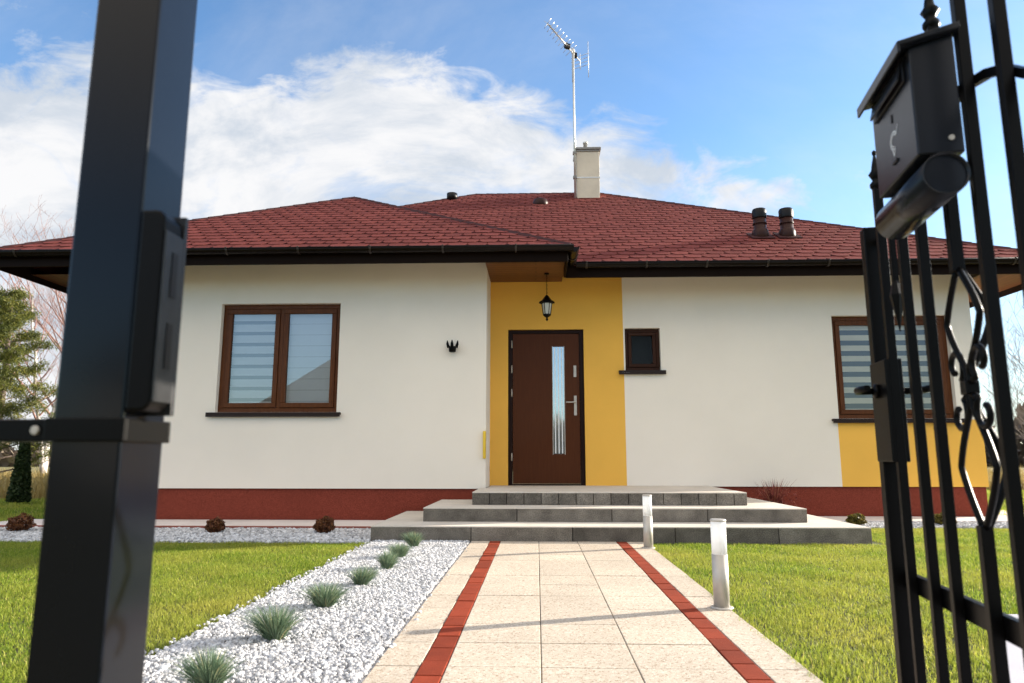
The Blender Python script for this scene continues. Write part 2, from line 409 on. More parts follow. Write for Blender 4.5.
blades('lawn_grass', [(-13, -6.6, 8.3, 13.5), (6.3, 14, 8.6, 18)], 1100, .06, .010, M['grass'])
blades('dry_grass', [(-20, -7.3, 13.5, 22), (8, 22, 18, 26)], 260, .42, .016, M['drygrass'])

# ------------------------------------------------------------------ gravel
def stones(name, rects, size, m):
    ph = (1+5**.5)/2
    ico = np.array([(-1, ph, 0), (1, ph, 0), (-1, -ph, 0), (1, -ph, 0), (0, -1, ph), (0, 1, ph), (0, -1, -ph), (0, 1, -ph), (ph, 0, -1), (ph, 0, 1), (-ph, 0, -1), (-ph, 0, 1)])/1.9
    fc = np.array([(0, 11, 5), (0, 5, 1), (0, 1, 7), (0, 7, 10), (0, 10, 11), (1, 5, 9), (5, 11, 4), (11, 10, 2), (10, 7, 6), (7, 1, 8), (3, 9, 4), (3, 4, 2), (3, 2, 6), (3, 6, 8), (3, 8, 9), (4, 9, 5), (2, 4, 11), (6, 2, 10), (8, 6, 7), (9, 8, 1)])
    P = []
    for (x0, x1, y0, y1, d) in rects:
        n = int((x1-x0)*(y1-y0)*d); P.append(rng.random((n, 2))*[x1-x0, y1-y0]+[x0, y0])
    P = np.concatenate(P); P = P[in_frustum(P, 1.0)]; n = len(P)
    sc = size*(.55+.75*rng.random((n, 1, 1)))*(.65+.6*rng.random((n, 1, 3)))
    V = ico[None]*(.72+.5*rng.random((n, 12, 1)))*sc
    q = rng.normal(size=(n, 4)); q /= np.linalg.norm(q, axis=1)[:, None]; w_, x, y_, z = q.T
    Rm = np.stack([1-2*(y_*y_+z*z), 2*(x*y_-z*w_), 2*(x*z+y_*w_), 2*(x*y_+z*w_), 1-2*(x*x+z*z), 2*(y_*z-x*w_), 2*(x*z-y_*w_), 2*(y_*z+x*w_), 1-2*(x*x+y_*y_)], 1).reshape(n, 3, 3)
    V = np.einsum('nij,nkj->nki', Rm, V)
    V[:, :, 0] += P[:, 0:1]; V[:, :, 1] += P[:, 1:2]; V[:, :, 2] += (rng.random((n, 1))*.010)
    F = (np.arange(n)[:, None, None]*12+fc[None]).reshape(-1, 3)
    t = np.clip(.55+.32*rng.normal(size=n), 0, 1); t = np.repeat(t, 12)
    return struct(npmesh(name, V.reshape(-1, 3), F, t, m), 'stuff')
stones('gravel', [(-1.60, -.665, 1.8, 5.0, 9200), (-1.60, -.665, 5.0, 7.08, 7600), (-.665, -.615, 1.9, 7.0, 110), (-1.66, -1.60, 1.9, 7.0, 900)], .0098, M['stone'])
stones('gravel', [(-8.5, -1.67, 6.94, 8.19, 1900), (3.32, 9.0, 8.58, 9.25, 1900)], .0175, M['stone'])

# ------------------------------------------------------------------ house
house = thing('bungalow', (0, MN, 0), 'single storey cream bungalow with red shingle roof and mustard yellow entrance', 'house')
HOLES = [(-4.235, -2.62, 1.40, 2.86)]
def grid_wall(mb, y, x0, x1, z0, z1, holes, depth=.13):
    xs = sorted({x0, x1, *[h[0] for h in holes], *[h[1] for h in holes]}); zs = sorted({z0, z1, *[h[2] for h in holes], *[h[3] for h in holes]})
    for i in range(len(xs)-1):
        for j in range(len(zs)-1):
            cx, cz = (xs[i]+xs[i+1])/2, (zs[j]+zs[j+1])/2
            if any(h[0] < cx < h[1] and h[2] < cz < h[3] for h in holes): continue
            mb.face([(xs[i], y, zs[j]), (xs[i+1], y, zs[j]), (xs[i+1], y, zs[j+1]), (xs[i], y, zs[j+1])])
    for (a, b, c, d) in holes:
        e = y+depth
        mb.face([(a, y, c), (a, e, c), (a, e, d), (a, y, d)][::-1]); mb.face([(b, y, c), (b, e, c), (b, e, d), (b, y, d)])
        mb.face([(a, y, d), (a, e, d), (b, e, d), (b, y, d)][::-1]); mb.face([(a, y, c), (b, y, c), (b, e, c), (a, e, c)])
PZ, TZ = .42, 3.42
YX = 1.24                          # right edge of the yellow entrance wall
DOOR = (-.405, .675, PZ, 2.63); SW = (1.262, 1.762, 2.03, 2.64); RW = (4.185, 5.80, 1.345, 2.80); LW = (-4.235, -2.62, 1.40, 2.86)
w = MB()
grid_wall(w, W, XL, XC, PZ, TZ, [LW])
grid_wall(w, MN, YX, 4.165, PZ, TZ, [SW])
grid_wall(w, MN, 4.165, XR, 1.33, TZ, [RW])
w.face([(XC, W, PZ), (XC, MN, PZ), (XC, MN, TZ), (XC, W, TZ)])
w.face([(XR, MN, PZ), (XR, 20, PZ), (XR, 20, TZ), (XR, MN, TZ)])
w.face([(XL, W, PZ), (XL, W, TZ), (XL, 20, TZ), (XL, 20, PZ)])
w.face([(XL, 20, PZ), (XL, 20, TZ), (XR, 20, TZ), (XR, 20, PZ)])
tag(w.build('wall', M['stucco'], house), 'cream rendered walls')
w = MB(); grid_wall(w, MN, XC, YX, PZ, TZ, [DOOR], .16)
tag(w.build('wall', M['yellow'], house), 'mustard yellow wall around the front door')
w = MB(); grid_wall(w, MN, 4.165, XR, PZ, 1.33, [])
tag(w.build('wall', M['yellow'], house), 'mustard yellow panel under the right window')
p = MB(); q = .025
p.face([(XL+q, W+q, -.05), (XC-q, W+q, -.05), (XC-q, W+q, PZ), (XL+q, W+q, PZ)])
p.face([(XC-q, W+q, -.05), (XC-q, MN+q, -.05), (XC-q, MN+q, PZ), (XC-q, W+q, PZ)])
p.face([(XC-q, MN+q, -.05), (XR-q, MN+q, -.05), (XR-q, MN+q, PZ), (XC-q, MN+q, PZ)])
p.face([(XR-q, MN+q, -.05), (XR-q, 19.97, -.05), (XR-q, 19.97, PZ), (XR-q, MN+q, PZ)])
p.face([(XL+q, W+q, PZ), (XL+q, 19.97, PZ), (XL+q, 19.97, -.05), (XL+q, W+q, -.05)])
# drip underside of the render
p.face([(XL, W, PZ-.001), (XC, W, PZ-.001), (XC, W+q, PZ-.001), (XL, W+q, PZ-.001)])
p.face([(XC, MN, PZ-.001), (XR, MN, PZ-.001), (XR, MN+q, PZ-.001), (XC, MN+q, PZ-.001)])
p.build('plinth', M['plinth'], house)

# soffit boards
s = MB()
def sof(x0, x1, y0, y1, along, z=3.205):
    pts = [(x0, y0, z), (x0, y1, z), (x1, y1, z), (x1, y0, z)]
    s.face(pts, uv=[(a, b) if along == 'x' else (b, a) for a, b, _ in pts])
sof(-6.95, XC, 8.456, W+.03, 'x', 3.405); sof(XC, .375, 8.456, W+.03, 'x', 3.33); sof(XC-.02, .375, W+.03, MN+.03, 'x', 3.33); sof(.375, XR, 9.256, MN+.03, 'x', 3.405)
sof(XR, 7.05, 9.256, 20.6, 'y', 3.30); sof(-6.95, XL+.02, W+.03, 20.6, 'y', 3.30)
s.face([(XC, 8.456, 3.33), (XC, W, 3.33), (XC, W, 3.405), (XC, 8.456, 3.405)]); s.face([(XR, 9.256, 3.30), (XR, MN, 3.30), (XR, MN, 3.405), (XR, 9.256, 3.405)])
s.face([(.375, 9.23, 3.33), (.375, MN, 3.33), (.375, MN, 3.405), (.375, 9.23, 3.405)])
s.build('soffit', M['soffit'], house)
f = MB(); t = .024
f.box(-6.975, .40, 8.43, 8.454, 3.215, 3.40); f.box(.376, .40, 8.454, 9.23, 3.215, 3.40)
f.box(.40, 7.075, 9.23, 9.254, 3.215, 3.40); f.box(7.051, 7.075, 9.254, 20.65, 3.215, 3.40); f.box(-6.975, -6.951, 8.454, 20.65, 3.215, 3.40)
f.build('fascia', M['fascia'], house, bevel=.004)

# roof
HW = (WR-RL)/2
Cw = Vector((RL+HW, WF+HW, EZ+SL*HW)); Cb = Vector((RL+HW, RF+HW, EZ+SL*HW))
R1 = Vector((RL+5.75, 14.95, EZ+SL*5.75)); R2 = Vector((1.35, 14.95, EZ+SL*5.75))
A = lambda x, y: Vector((x, y, EZ))
polys = {'wf': [A(RL, WF), A(WR, WF), Cw], 'wr': [A(WR, WF), A(WR, RF), Cb, Cw], 'mf': [A(WR, RF), A(RR, RF), R2, R1, Cb],
         'r': [A(RR, RF), A(RR, RB), R2], 'b': [A(RR, RB), A(RL, RB), R1, R2], 'l': [A(RL, RB), A(RL, WF), Cw, Cb, R1]}
rf = MB()
def clip(poly, clipper):
    out = poly
    for i in range(len(clipper)):
        a, b = clipper[i], clipper[(i+1) % len(clipper)]
        inp, out = out, []
        if not inp: return []
        sd = lambda p: (b[0]-a[0])*(p[1]-a[1])-(b[1]-a[1])*(p[0]-a[0])
        for j in range(len(inp)):
            c, d = inp[j], inp[(j+1) % len(inp)]; sc, sdd = sd(c), sd(d)
            if sc >= 0: out.append(c)
            if (sc >= 0) != (sdd >= 0):
                k = sc/(sc-sdd); out.append((c[0]+k*(d[0]-c[0]), c[1]+k*(d[1]-c[1])))
    return out
for key, P in polys.items():
    rf.face([v-Vector((0, 0, .012)) for v in P], mi=0, tint=.5)
    rf.face([v-Vector((0, 0, .05)) for v in P][::-1], mi=1)
    o = P[0]; u = (P[1]-P[0]).normalized(); nn = None
    for k in range(2, len(P)):
        nn = u.cross(P[k]-o)
        if nn.length > .1: break
    nn.normalize(); vv = nn.cross(u)
    if key in ('b',): continue
    P2 = [((p_-o).dot(u), (p_-o).dot(vv)) for p_ in P]
    umin, umax = min(a for a, _ in P2), max(a for a, _ in P2); vmax = max(b for _, b in P2)
    ex, tw = .205, .25
    row = 0; v0 = -.02
    while v0 < vmax:
        off = (row % 2)*tw/2+random.uniform(-.012, .012)
        x = umin-tw+off
        while x < umax+tw:
            g_ = .004; dv = random.uniform(-.008, .008)
            hexa = [(x+.055, v0+dv), (x+tw-.055, v0+dv), (x+tw-g_, v0+.08), (x+tw-g_, v0+ex+.03), (x+g_, v0+ex+.03), (x+g_, v0+.08)]
            cl = clip(hexa, P2)
            if len(cl) >= 3:
                lift = random.uniform(.007, .012); tn = min(1, max(0, random.gauss(.5, .26)))
                h_ = lambda p_: .003+lift*max(0, 1-(p_[1]-v0)/(ex+.03))
                top = [o+u*a+vv*b+nn*h_((a, b)) for a, b in cl]
                rf.face(top, 0, tn)
                for i in range(len(cl)):
                    a, b = cl[i], cl[(i+1) % len(cl)]
                    if max(a[1], b[1]) < v0+.15:
                        rf.face([o+u*a[0]+vv*a[1]-nn*.012, o+u*b[0]+vv*b[1]-nn*.012, top[(i+1) % len(cl)], top[i]], 1, .5)
            x += tw
        v0 += ex; row += 1
roof = rf.build('roof', [M['shingle'], M['shingle_edge']], house); tag(roof, 'red hexagonal shingle roof')
def caps(name, pts):
    mb = MB()
    for a, b in pts:
        d = (b-a); n = max(2, int(d.length/.24)); sd_ = d.normalized().cross(Vector((0, 0, 1))).normalized(); up = sd_.cross(d.normalized())
        if up.z < 0: up = -up
        for i in range(n):
            p0 = a+d*(i/n); p1 = a+d*((i+1.06)/n); l0, l1 = .026, .018
            tn = random.random()
            c0, c1 = p0+up*l0, p1+up*l1
            dr = Vector((0, 0, -.055)) if abs(d.normalized().z) > .05 else Vector((0, 0, -.07))
            e = .085
            mb.face([c0, p0+sd_*e+up*l0+dr, p1+sd_*e+up*l1+dr, c1], 0, tn); mb.face([c0, c1, p1-sd_*e+up*l1+dr, p0-sd_*e+up*l0+dr], 0, tn)
            mb.face([p0-sd_*e+up*l0+dr, p0-sd_*e+dr*1.1, p0, p0+sd_*e+dr*1.1, p0+sd_*e+up*l0+dr, c0], 0, tn)
    return mb.build(name, M['ridge'], roof)
caps('ridge_cap', [(A(RL, WF), Cw), (A(WR, WF), Cw), (Cw, Cb), (Cb, R1), (R1, R2), (A(RR, RF), R2), (A(RR, RB), R2), (A(RL, RB), R1)])

# gutters with brackets
def gutter(pts, every=.92, first=.3, brdir=(0, -1, 0)):
    mb = MB(); n = 10; vs = []; fs = []; prof = []
    for k in range(n+1):
        t_ = math.pi*k/n; prof.append((math.cos(t_)*.064, -math.sin(t_)*.066))
    outer = prof; inner = [(a*.93, b*.93+.002) for a, b in prof[::-1]]
    ring = [(-.072, .006), (-.060, .008)][:0]+outer+inner
    d = Vector(brdir)
    P = [Vector(p_) for p_ in pts]
    for i, p_ in enumerate(P):
        for (a, b) in ring: vs.append(p_+d*a+Vector((0, 0, b)))
    m_ = len(ring)
    for i in range(len(P)-1):
        for k in range(m_):
            fs.append((i*m_+k, i*m_+(k+1) % m_, (i+1)*m_+(k+1) % m_, (i+1)*m_+k))
    mb.mesh(vs, fs, 0, .5, True)
    e0 = [P[0]+d*a+Vector((0, 0, b)) for a, b in outer]; e1 = [P[-1]+d*a+Vector((0, 0, b)) for a, b in outer]
    mb.face(e0); mb.face(e1[::-1])
    # rolled front lip
    mb.tube([p_+d*.064 for p_ in P], .008, 8)
    o_ = mb.build('gutter', M['gutter'], house)
    L_ = (P[-1]-P[0]).length; dr = (P[-1]-P[0]).normalized(); x = first
    while x < L_:
        c = P[0]+dr*x; bm_ = MB()
        for sft in (-.011, .011):
            pass
        pts_ = [(c+d*(math.cos(a)*.072)+Vector((0, 0, -math.sin(a)*.074))) for a in [math.pi*k/9 for k in range(10)]]
        for i in range(9):
            a, b = pts_[i], pts_[i+1]; oo = (a+b)/2-c; oo.normalize()
            bm_.mesh([a-dr*.012, a+dr*.012, b+dr*.012, b-dr*.012, a-dr*.012-oo*.006, a+dr*.012-oo*.006, b+dr*.012-oo*.006, b-dr*.012-oo*.006], [(0, 1, 2, 3), (0, 4, 5, 1), (1, 5, 6, 2), (2, 6, 7, 3), (3, 7, 4, 0)])
        hk = c+d*.070+Vector((0, 0, .004)); bm_.tube([hk-dr*.012, hk+dr*.012], .011, 6)
        bm_.build('gutter_bracket', M['bracket'], o_)
        x += every
GZ = 3.392
gutter([(-7.0, 8.362, GZ), (.468, 8.362, GZ)], .905, .42)
gutter([(.470, 8.40, GZ), (.470, 9.10, GZ)], 2.0, .35, (1, 0, 0))
gutter([(.54, 9.162, GZ), (7.14, 9.162, GZ)], .80, .14)
gutter([(7.142, 9.2, GZ), (7.142, 20.6, GZ)], .9, .3, (1, 0, 0))
gutter([(-7.042, 8.4, GZ), (-7.042, 20.6, GZ)], .9, .3, (-1, 0, 0))

# chimney
def roofz(x, y): return EZ+SL*(y-RF)
ch = MB(); ch.box(.885, 1.375, 14.28, 14.86, 5.9, 7.36); chim = ch.build('chimney', M['chimney'], house, bevel=.008)
c = MB(); c.box(.845, 1.415, 14.24, 14.90, 7.361, 7.41); c.box(.865, 1.395, 14.26, 14.88, 7.32, 7.3605); c.build('cap', M['cap'], chim, bevel=.006)
c = MB(); c.box(.878, 1.382, 14.273, 14.867, 6.72, 6.745); c.build('strap', M['alu'], chim)
c = MB(); c.lathe([(.045, 7.41), (.045, 7.60), (.055, 7.60), (.055, 7.63), (.001, 7.66)], (1.10, 14.5, 0), 12); c.build('flue', M['alu'], chim)
# roof vents
def vent(x, y, lab):
    z = roofz(0, y); mb = MB()
    mb.lathe([(.125, z-.10), (.125, z+.06), (.118, z+.10), (.100, z+.125), (.096, z+.13), (.096, z+.30)], (x, y, 0), 20)
    mb.lathe([(.106, z+.20), (.106, z+.225)], (x, y, 0), 20)
    o_ = mb.build('roof_vent', M['vent'], house)
    k = MB(); k.lathe([(.102, z+.295), (.106, z+.31), (.108, z+.42), (.098, z+.445), (.02, z+.455)], (x, y, 0), 20)
    k.build('cap', M['ventdark'], o_); 
    k = MB(); k.box(x-.17, x+.17, y-.19, y+.19, -.0, .012, xf=Matrix.Translation((x, y, z+.02)) @ Matrix.Rotation(math.atan(SL), 4, 'X') @ Matrix.Translation((-x, -y, 0)))
    k.build('flashing', M['ridge'], o_)
vent(3.475, 10.55, ''); vent(3.885, 10.55, '')
mb = MB(); z = roofz(0, 13.72)
mb.lathe([(.16, z-.12), (.16, z+.02), (.135, z+.075), (.07, z+.105), (.0, z+.11)], (.10, 13.72, 0), 18)
mb.build('roof_vent', M['vent'], house)
mb = MB(); z = 6.12
mb.lathe([(.10, z-.3), (.10, z+.17), (.115, z+.17), (.115, z+.31), (.0, z+.33)], (-1.80, 14.35, 0), 18)
mb.build('roof_vent', M['ventdark'], house)

# windows
def window(x0, x1, z0, z1, y, sashes, blind=None, sill=True, name='window', fw=.062, sw=.066, fm='frame', gm_='glass', bm='blind'):
    yo = y+.075                              # outer face of the frame, set back in the reveal
    fr = MB()
    fr.box(x0, x1, yo, yo+.06, z0, z0+fw); fr.box(x0, x1, yo, yo+.06, z1-fw, z1)
    fr.box(x0, x0+fw, yo, yo+.06, z0+fw, z1-fw); fr.box(x1-fw, x1, yo, yo+.06, z0+fw, z1-fw)
    n = sashes; mw = .05
    for i in range(1, n):
        cx = x0+(x1-x0)*i/n; fr.box(cx-mw/2, cx+mw/2, yo, yo+.06, z0+fw, z1-fw)
    wo = fr.build(name, M[fm], house, bevel=.005); gmat = M[gm_] if blind else M['glass_dark']
    edges = [x0+fw]+[e for i in range(1, n) for e in (x0+(x1-x0)*i/n-mw/2, x0+(x1-x0)*i/n+mw/2)]+[x1-fw]
    for i in range(n):
        a, b = edges[2*i], edges[2*i+1]; c_, d_ = z0+fw, z1-fw; ys = yo-.014
        sm = MB()
        sm.box(a+.003, b-.003, ys, ys+.055, c_+.003, c_+sw); sm.box(a+.003, b-.003, ys, ys+.055, d_-sw, d_-.003)
        sm.box(a+.003, a+sw, ys, ys+.055, c_+sw, d_-sw); sm.box(b-sw, b-.003, ys, ys+.055, c_+sw, d_-sw)
        sm.build('sash', M[fm], wo, bevel=.006)
        gm = MB(); gm.face([(a+sw-.004, ys+.03, c_+sw-.004), (b-sw+.004, ys+.03, c_+sw-.004), (b-sw+.004, ys+.03, d_-sw+.004), (a+sw-.004, ys+.03, d_-sw+.004)])
        gm.build('pane', gmat, wo)
        if blind:
            bm_ = MB(); p_, open_, yb = blind[i]; z = d_-sw+.02; yb = ys+.09
            bm_.face([(a+.01, yb+.012, c_), (b-.01, yb+.012, c_), (b-.01, yb+.012, d_), (a+.01, yb+.012, d_)], 1)
            while z > c_+.02:
                zl = max(z-p_*(1-open_), c_)
                bm_.face([(a+.01, yb, zl), (b-.01, yb, zl), (b-.01, yb-.003, z), (a+.01, yb-.003, z)], 0)
                z -= p_
            bm_.build('blind', [M[bm], M['blindgap']], wo)
        else:
            bm_ = MB(); bm_.box(a, b, ys+.3, ys+.32, c_, d_); bm_.build('interior', M['room'], wo)
    rm = MB(); e = y+.131
    for pts in ([(x0, e, z0), (x0, e+.9, z0), (x0, e+.9, z1), (x0, e, z1)], [(x1, e, z0), (x1, e, z1), (x1, e+.9, z1), (x1, e+.9, z0)], [(x0, e, z0), (x1, e, z0), (x1, e+.9, z0), (x0, e+.9, z0)],
                [(x0, e, z1), (x0, e+.9, z1), (x1, e+.9, z1), (x1, e, z1)], [(x0, e+.9, z0), (x1, e+.9, z0), (x1, e+.9, z1), (x0, e+.9, z1)]): rm.face(pts)
    rm.build('room', M['room'], wo)
    if sill:
        sm = MB(); sm.box(x0-.10, x1+.06, y-.055, y+.075, z0-.034, z0-.004); sm.box(x0-.10, x1+.06, y-.055, y-.045, z0-.062, z0-.034)
        sm.build('sill', M['sill'], wo, bevel=.004)
    return wo
tag(window(*LW, W, 2, [(.150, .32, 0), (.150, .025, 0)]), 'two sash window with pale striped blinds')
tag(window(*SW, MN, 1, None, fw=.05, sw=.05, fm='frame_shade'), 'small square dark window beside the door')
tag(window(*RW, MN, 2, [(.150, .48, 0), (.150, .48, 0)], gm_='glass_clearer', bm='blind_cream'), 'two sash window with slatted blinds over a yellow panel')
mb = MB(); mb.box(1.20, 1.32, MN-.045, MN-.02, 2.0, 2.018); mb.box(1.20, 1.32, MN-.052, MN-.045, 1.985, 2.018)

# door
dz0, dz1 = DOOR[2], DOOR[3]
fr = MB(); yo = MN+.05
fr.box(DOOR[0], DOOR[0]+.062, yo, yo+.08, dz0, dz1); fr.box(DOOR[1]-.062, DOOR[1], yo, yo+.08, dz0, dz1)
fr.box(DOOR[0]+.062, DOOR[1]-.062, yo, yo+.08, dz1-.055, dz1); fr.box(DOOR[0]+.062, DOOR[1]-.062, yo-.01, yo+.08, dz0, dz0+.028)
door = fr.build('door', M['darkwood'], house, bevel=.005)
tag(door, 'mahogany front door with a tall striped glass strip')
lx0, lx1, lz0, lz1 = DOOR[0]+.066, DOOR[1]-.066, dz0+.032, dz1-.059
gx0, gx1, gz0, gz1 = .232, .392, .86, 2.385
lf = MB(); yl = yo+.012
lf.box(lx0, gx0, yl, yl+.06, lz0, lz1); lf.box(gx1, lx1, yl, yl+.06, lz0, lz1); lf.box(gx0, gx1, yl, yl+.06, lz0, gz0); lf.box(gx0, gx1, yl, yl+.06, gz1, lz1)
lf.build('leaf', M['doorwood'], door)
gm = MB(); gm.box(gx0, gx1, yl+.012, yl+.02, gz0, gz1)
mg, nt, b = new_mat('striped_mirror_glass')
b.inputs['Base Color'].default_value = (.50, .56, .60, 1); b.inputs['Roughness'].default_value = .04; b.inputs['Metallic'].default_value = .85
gm.build('glass_strip', mg, door)
st = MB()
for k in range(3):
    x = gx0+.032+k*.048; st.box(x-.007, x+.007, yl+.009, yl+.012, gz0+.01, gz1-.01)
st.build('frosted_stripe', M['plasticwhite'], door)
# trim round the glass
tr = MB(); e = .008
tr.box(gx0-e, gx0, yl-.004, yl+.0, gz0-e, gz1+e); tr.box(gx1, gx1+e, yl-.004, yl, gz0-e, gz1+e)
tr.build('trim', M['steel'], door)
hd = MB(); hx = .548
hd.box(hx-.020, hx+.020, yl-.012, yl-.0005, 1.40, 1.68); hd.tube([(hx, yl-.01, 1.585), (hx, yl-.055, 1.585)], .011, 10)
hd.tube([(hx+.008, yl-.055, 1.585), (hx-.135, yl-.055, 1.585)], .010, 10)
hd.build('handle', M['steel'], door, bevel=.003)
hd = MB(); hd.box(hx-.020, hx+.020, yl-.012, yl-.0005, 1.945, 2.11); hd.lathe([(.012, 0), (.012, .008)], (hx, yl-.012, 2.03), 12, axis=(0, -1, 0))
hd.build('lock', M['steel'], door, bevel=.003)
for z in (.82, 1.72, 2.06, 2.42):
    hg = MB(); hg.tube([(DOOR[0]+.052, yo-.006, z-.055), (DOOR[0]+.052, yo-.006, z+.055)], .009, 10); hg.build('hinge', M['steel'], door)

# ------------------------------------------------------------------ steps
steps = thing('front_steps', (.8, 7.1, 0), 'three wide grey concrete steps leading up to the brown front door', 'steps')
def step(x0, x1, yf, z0, z1, yb, bw, name, tread_over=.0):
    rb = MB(); x = x0
    while x < x1-.01:
        e = min(x+bw, x1)
        if x1-e < .12: e = x1
        rb.box(x+.003, e-.003, yf, yf+.12, z0, z1-.012+random.uniform(-.001, .001), tint=random.random()); x = e
    for (a, b) in ((x0, x0+.12), (x1-.12, x1)):
        y_ = yf+.121
        while y_ < yb-.01:
            e = min(y_+bw, yb); rb.box(a, b, y_+.0015, e-.0015, z0, z1-.012, tint=random.random()); y_ = e
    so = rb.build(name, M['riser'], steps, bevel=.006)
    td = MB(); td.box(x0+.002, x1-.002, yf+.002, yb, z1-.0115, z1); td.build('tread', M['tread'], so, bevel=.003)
    core = MB(); core.box(x0+.125, x1-.125, yf+.125, yb, z0, z1-.013); core.build('core', M['concrete'], so)
step(-1.655, 3.235, 7.10, -.04, .145, 9.06, 1.0, 'step')
step(-1.215, 2.815, 7.60, .146, .288, 9.06, 1.0, 'step')
step(-.735, 2.335, 8.05, .289, .43, 9.06, .195, 'landing')
lp = MB(); lp.box(-.64, 2.335, 9.0605, MN-.002, .0, .43); lp.box(2.336, 2.815, 9.0605, MN-.002, 0, .288)
lp.build('landing', M['tread'], steps)

# ------------------------------------------------------------------ small things on the house
cr = MB()
cx, cy, cz = -1.10, W, 2.175
cr.lathe([(.030, 0), (.046, .008), (.048, .045), (.055, .075)], (cx, cy-.065, cz), 12)
for a in (R(180), R(270), R(360)):
    px, py = math.cos(a)*.050, math.sin(a)*.045
    cr.tube([(cx+px, cy-.065+py, cz+.06), (cx+px*1.30, cy-.065+py*1.2, cz+.11), (cx+px*1.38, cy-.065+py*1.2, cz+.155)], [.022, .019, .005], 6)
cr.tube([(cx, cy-.065, cz+.02), (cx, cy+.001, cz+.04)], .020, 8)
tag(cr.build('wall_ornament', M['blackgate']), 'small black crown shaped lamp fixed on the cream wall', 'wall lamp')

ln = thing('hanging_lantern', (.147, 9.42, 3.33), 'black hanging lantern with pale glass above the front door', 'lantern')
lx, ly = .147, 9.42
k = MB(); k.lathe([(.035, 3.31), (.035, 3.329)], (lx, ly, 0), 12)
zz = 3.312
for i in range(11):
    q0 = zz-i*.027
    pts = [(lx+(math.cos(a)*.008 if i % 2 else 0), ly+(0 if i % 2 else math.cos(a)*.008), q0-.0165+math.sin(a)*.0165) for a in [2*math.pi*j/10 for j in range(11)]]
    k.tube(pts, .003, 5)
k.build('chain', M['blackgate'], ln)
k = MB(); k.lathe([(.012, 3.02), (.03, 3.0), (.062, 2.955), (.105, 2.925), (.108, 2.905), (.07, 2.90)], (lx, ly, 0), 6, smooth=False); k.build('roof', M['blackgate'], ln)
k = MB(); k.lathe([(.066, 2.90), (.045, 2.745)], (lx, ly, 0), 6, smooth=False); k.build('glass', M['lampglass'], ln)
k = MB()
for a in range(6):
    t_ = a*math.pi/3; k.tube([(lx+.070*math.cos(t_), ly+.070*math.sin(t_), 2.905), (lx+.049*math.cos(t_), ly+.049*math.sin(t_), 2.745)], .006, 6)
k.lathe([(.052, 2.752), (.052, 2.735), (.03, 2.715), (.012, 2.705), (.012, 2.69), (.02, 2.68), (.004, 2.655)], (lx, ly, 0), 6, smooth=False); k.build('cage', M['blackgate'], ln)

k = MB(); k.box(-.694, -.657, W-.045, W+.03, .80, 1.15); k.box(-.690, -.661, W-.055, W-.045, .82, 1.13)
tag(k.build('pipe_cover', M['yplastic'], bevel=.008), 'narrow yellow plastic cover on the corner of the cream wall', 'pipe cover')
tag(mb.build('sill_sensor', M['plasticwhite'], bevel=.003), 'little white sensor on the sill of the small window', 'sensor')

# antenna
an = thing('roof_antenna', (.845, 14.26, 6.25), 'silver television antenna on a tall mast strapped to the chimney', 'antenna')
ax, ay = .848, 14.25
k = MB(); k.tube([(ax, ay, 6.18), (ax, ay, 9.72)], .024, 10); k.build('mast', M['alu'], an)
for z_ in (6.70, 7.25): k = MB(); k.box(ax-.04, .884, ay-.03, ay+.05, z_, z_+.055); k.build('clamp', M['cap'], an)
b0, b1 = Vector((1.02, 14.55, 9.60)), Vector((.27, 13.22, 9.66))
dirb = (b1-b0).normalized(); sid = dirb.cross(Vector((0, 0, 1))).normalized()
k = MB(); k.tube([b0, b1], .013, 8); k.tube([Vector((ax, ay, 9.70)), Vector((ax, ay, 9.62))], .04, 8); k.build('boom', M['alu'], an)
for i in range(9):
    p_ = b0+(b1-b0)*(.30+.70*i/8); k = MB(); l_ = .13-.006*i
    for sgn in (-1, 1):
        k.tube([p_+Vector((0, 0, .0)), p_+sid*l_*sgn+Vector((0, 0, .085))], .0055, 5); k.tube([p_, p_+sid*l_*sgn-Vector((0, 0, .085))], .0055, 5)
    k.build('element', M['alu'], an)
k = MB()
for sgn in (-1, 1):
    for j in range(4):
        q_ = b0+sid*.05*sgn*j+Vector((0, 0, .02+.0*j)); k.tube([b0+sid*.22*sgn+Vector((0, 0, .09*j-.14)), b0+Vector((0, 0, .09*j-.14))], .006, 5)
    k.tube([b0+sid*.2*sgn-Vector((0, 0, .45)), b0+sid*.2*sgn+Vector((0, 0, .42))], .007, 5)
k.tube([b0-Vector((0, 0, .2)), b0+Vector((0, 0, .2))], .008, 5)
k.build('reflector', M['alu'], an)
k = MB(); pb = b0+(b1-b0)*.42; k.box(-.06, .06, -.035, .035, -.05, .05, xf=Matrix.Translation(pb) @ Matrix.Rotation(.5, 4, 'Z')); k.build('junction_box', M['ventdark'], an); k = MB(); pb = b0+(b1-b0)*.16; k.box(-.04, .04, -.035, .035, -.05, .05, xf=Matrix.Translation(pb)); k.build('junction_box', M['ventdark'], an)

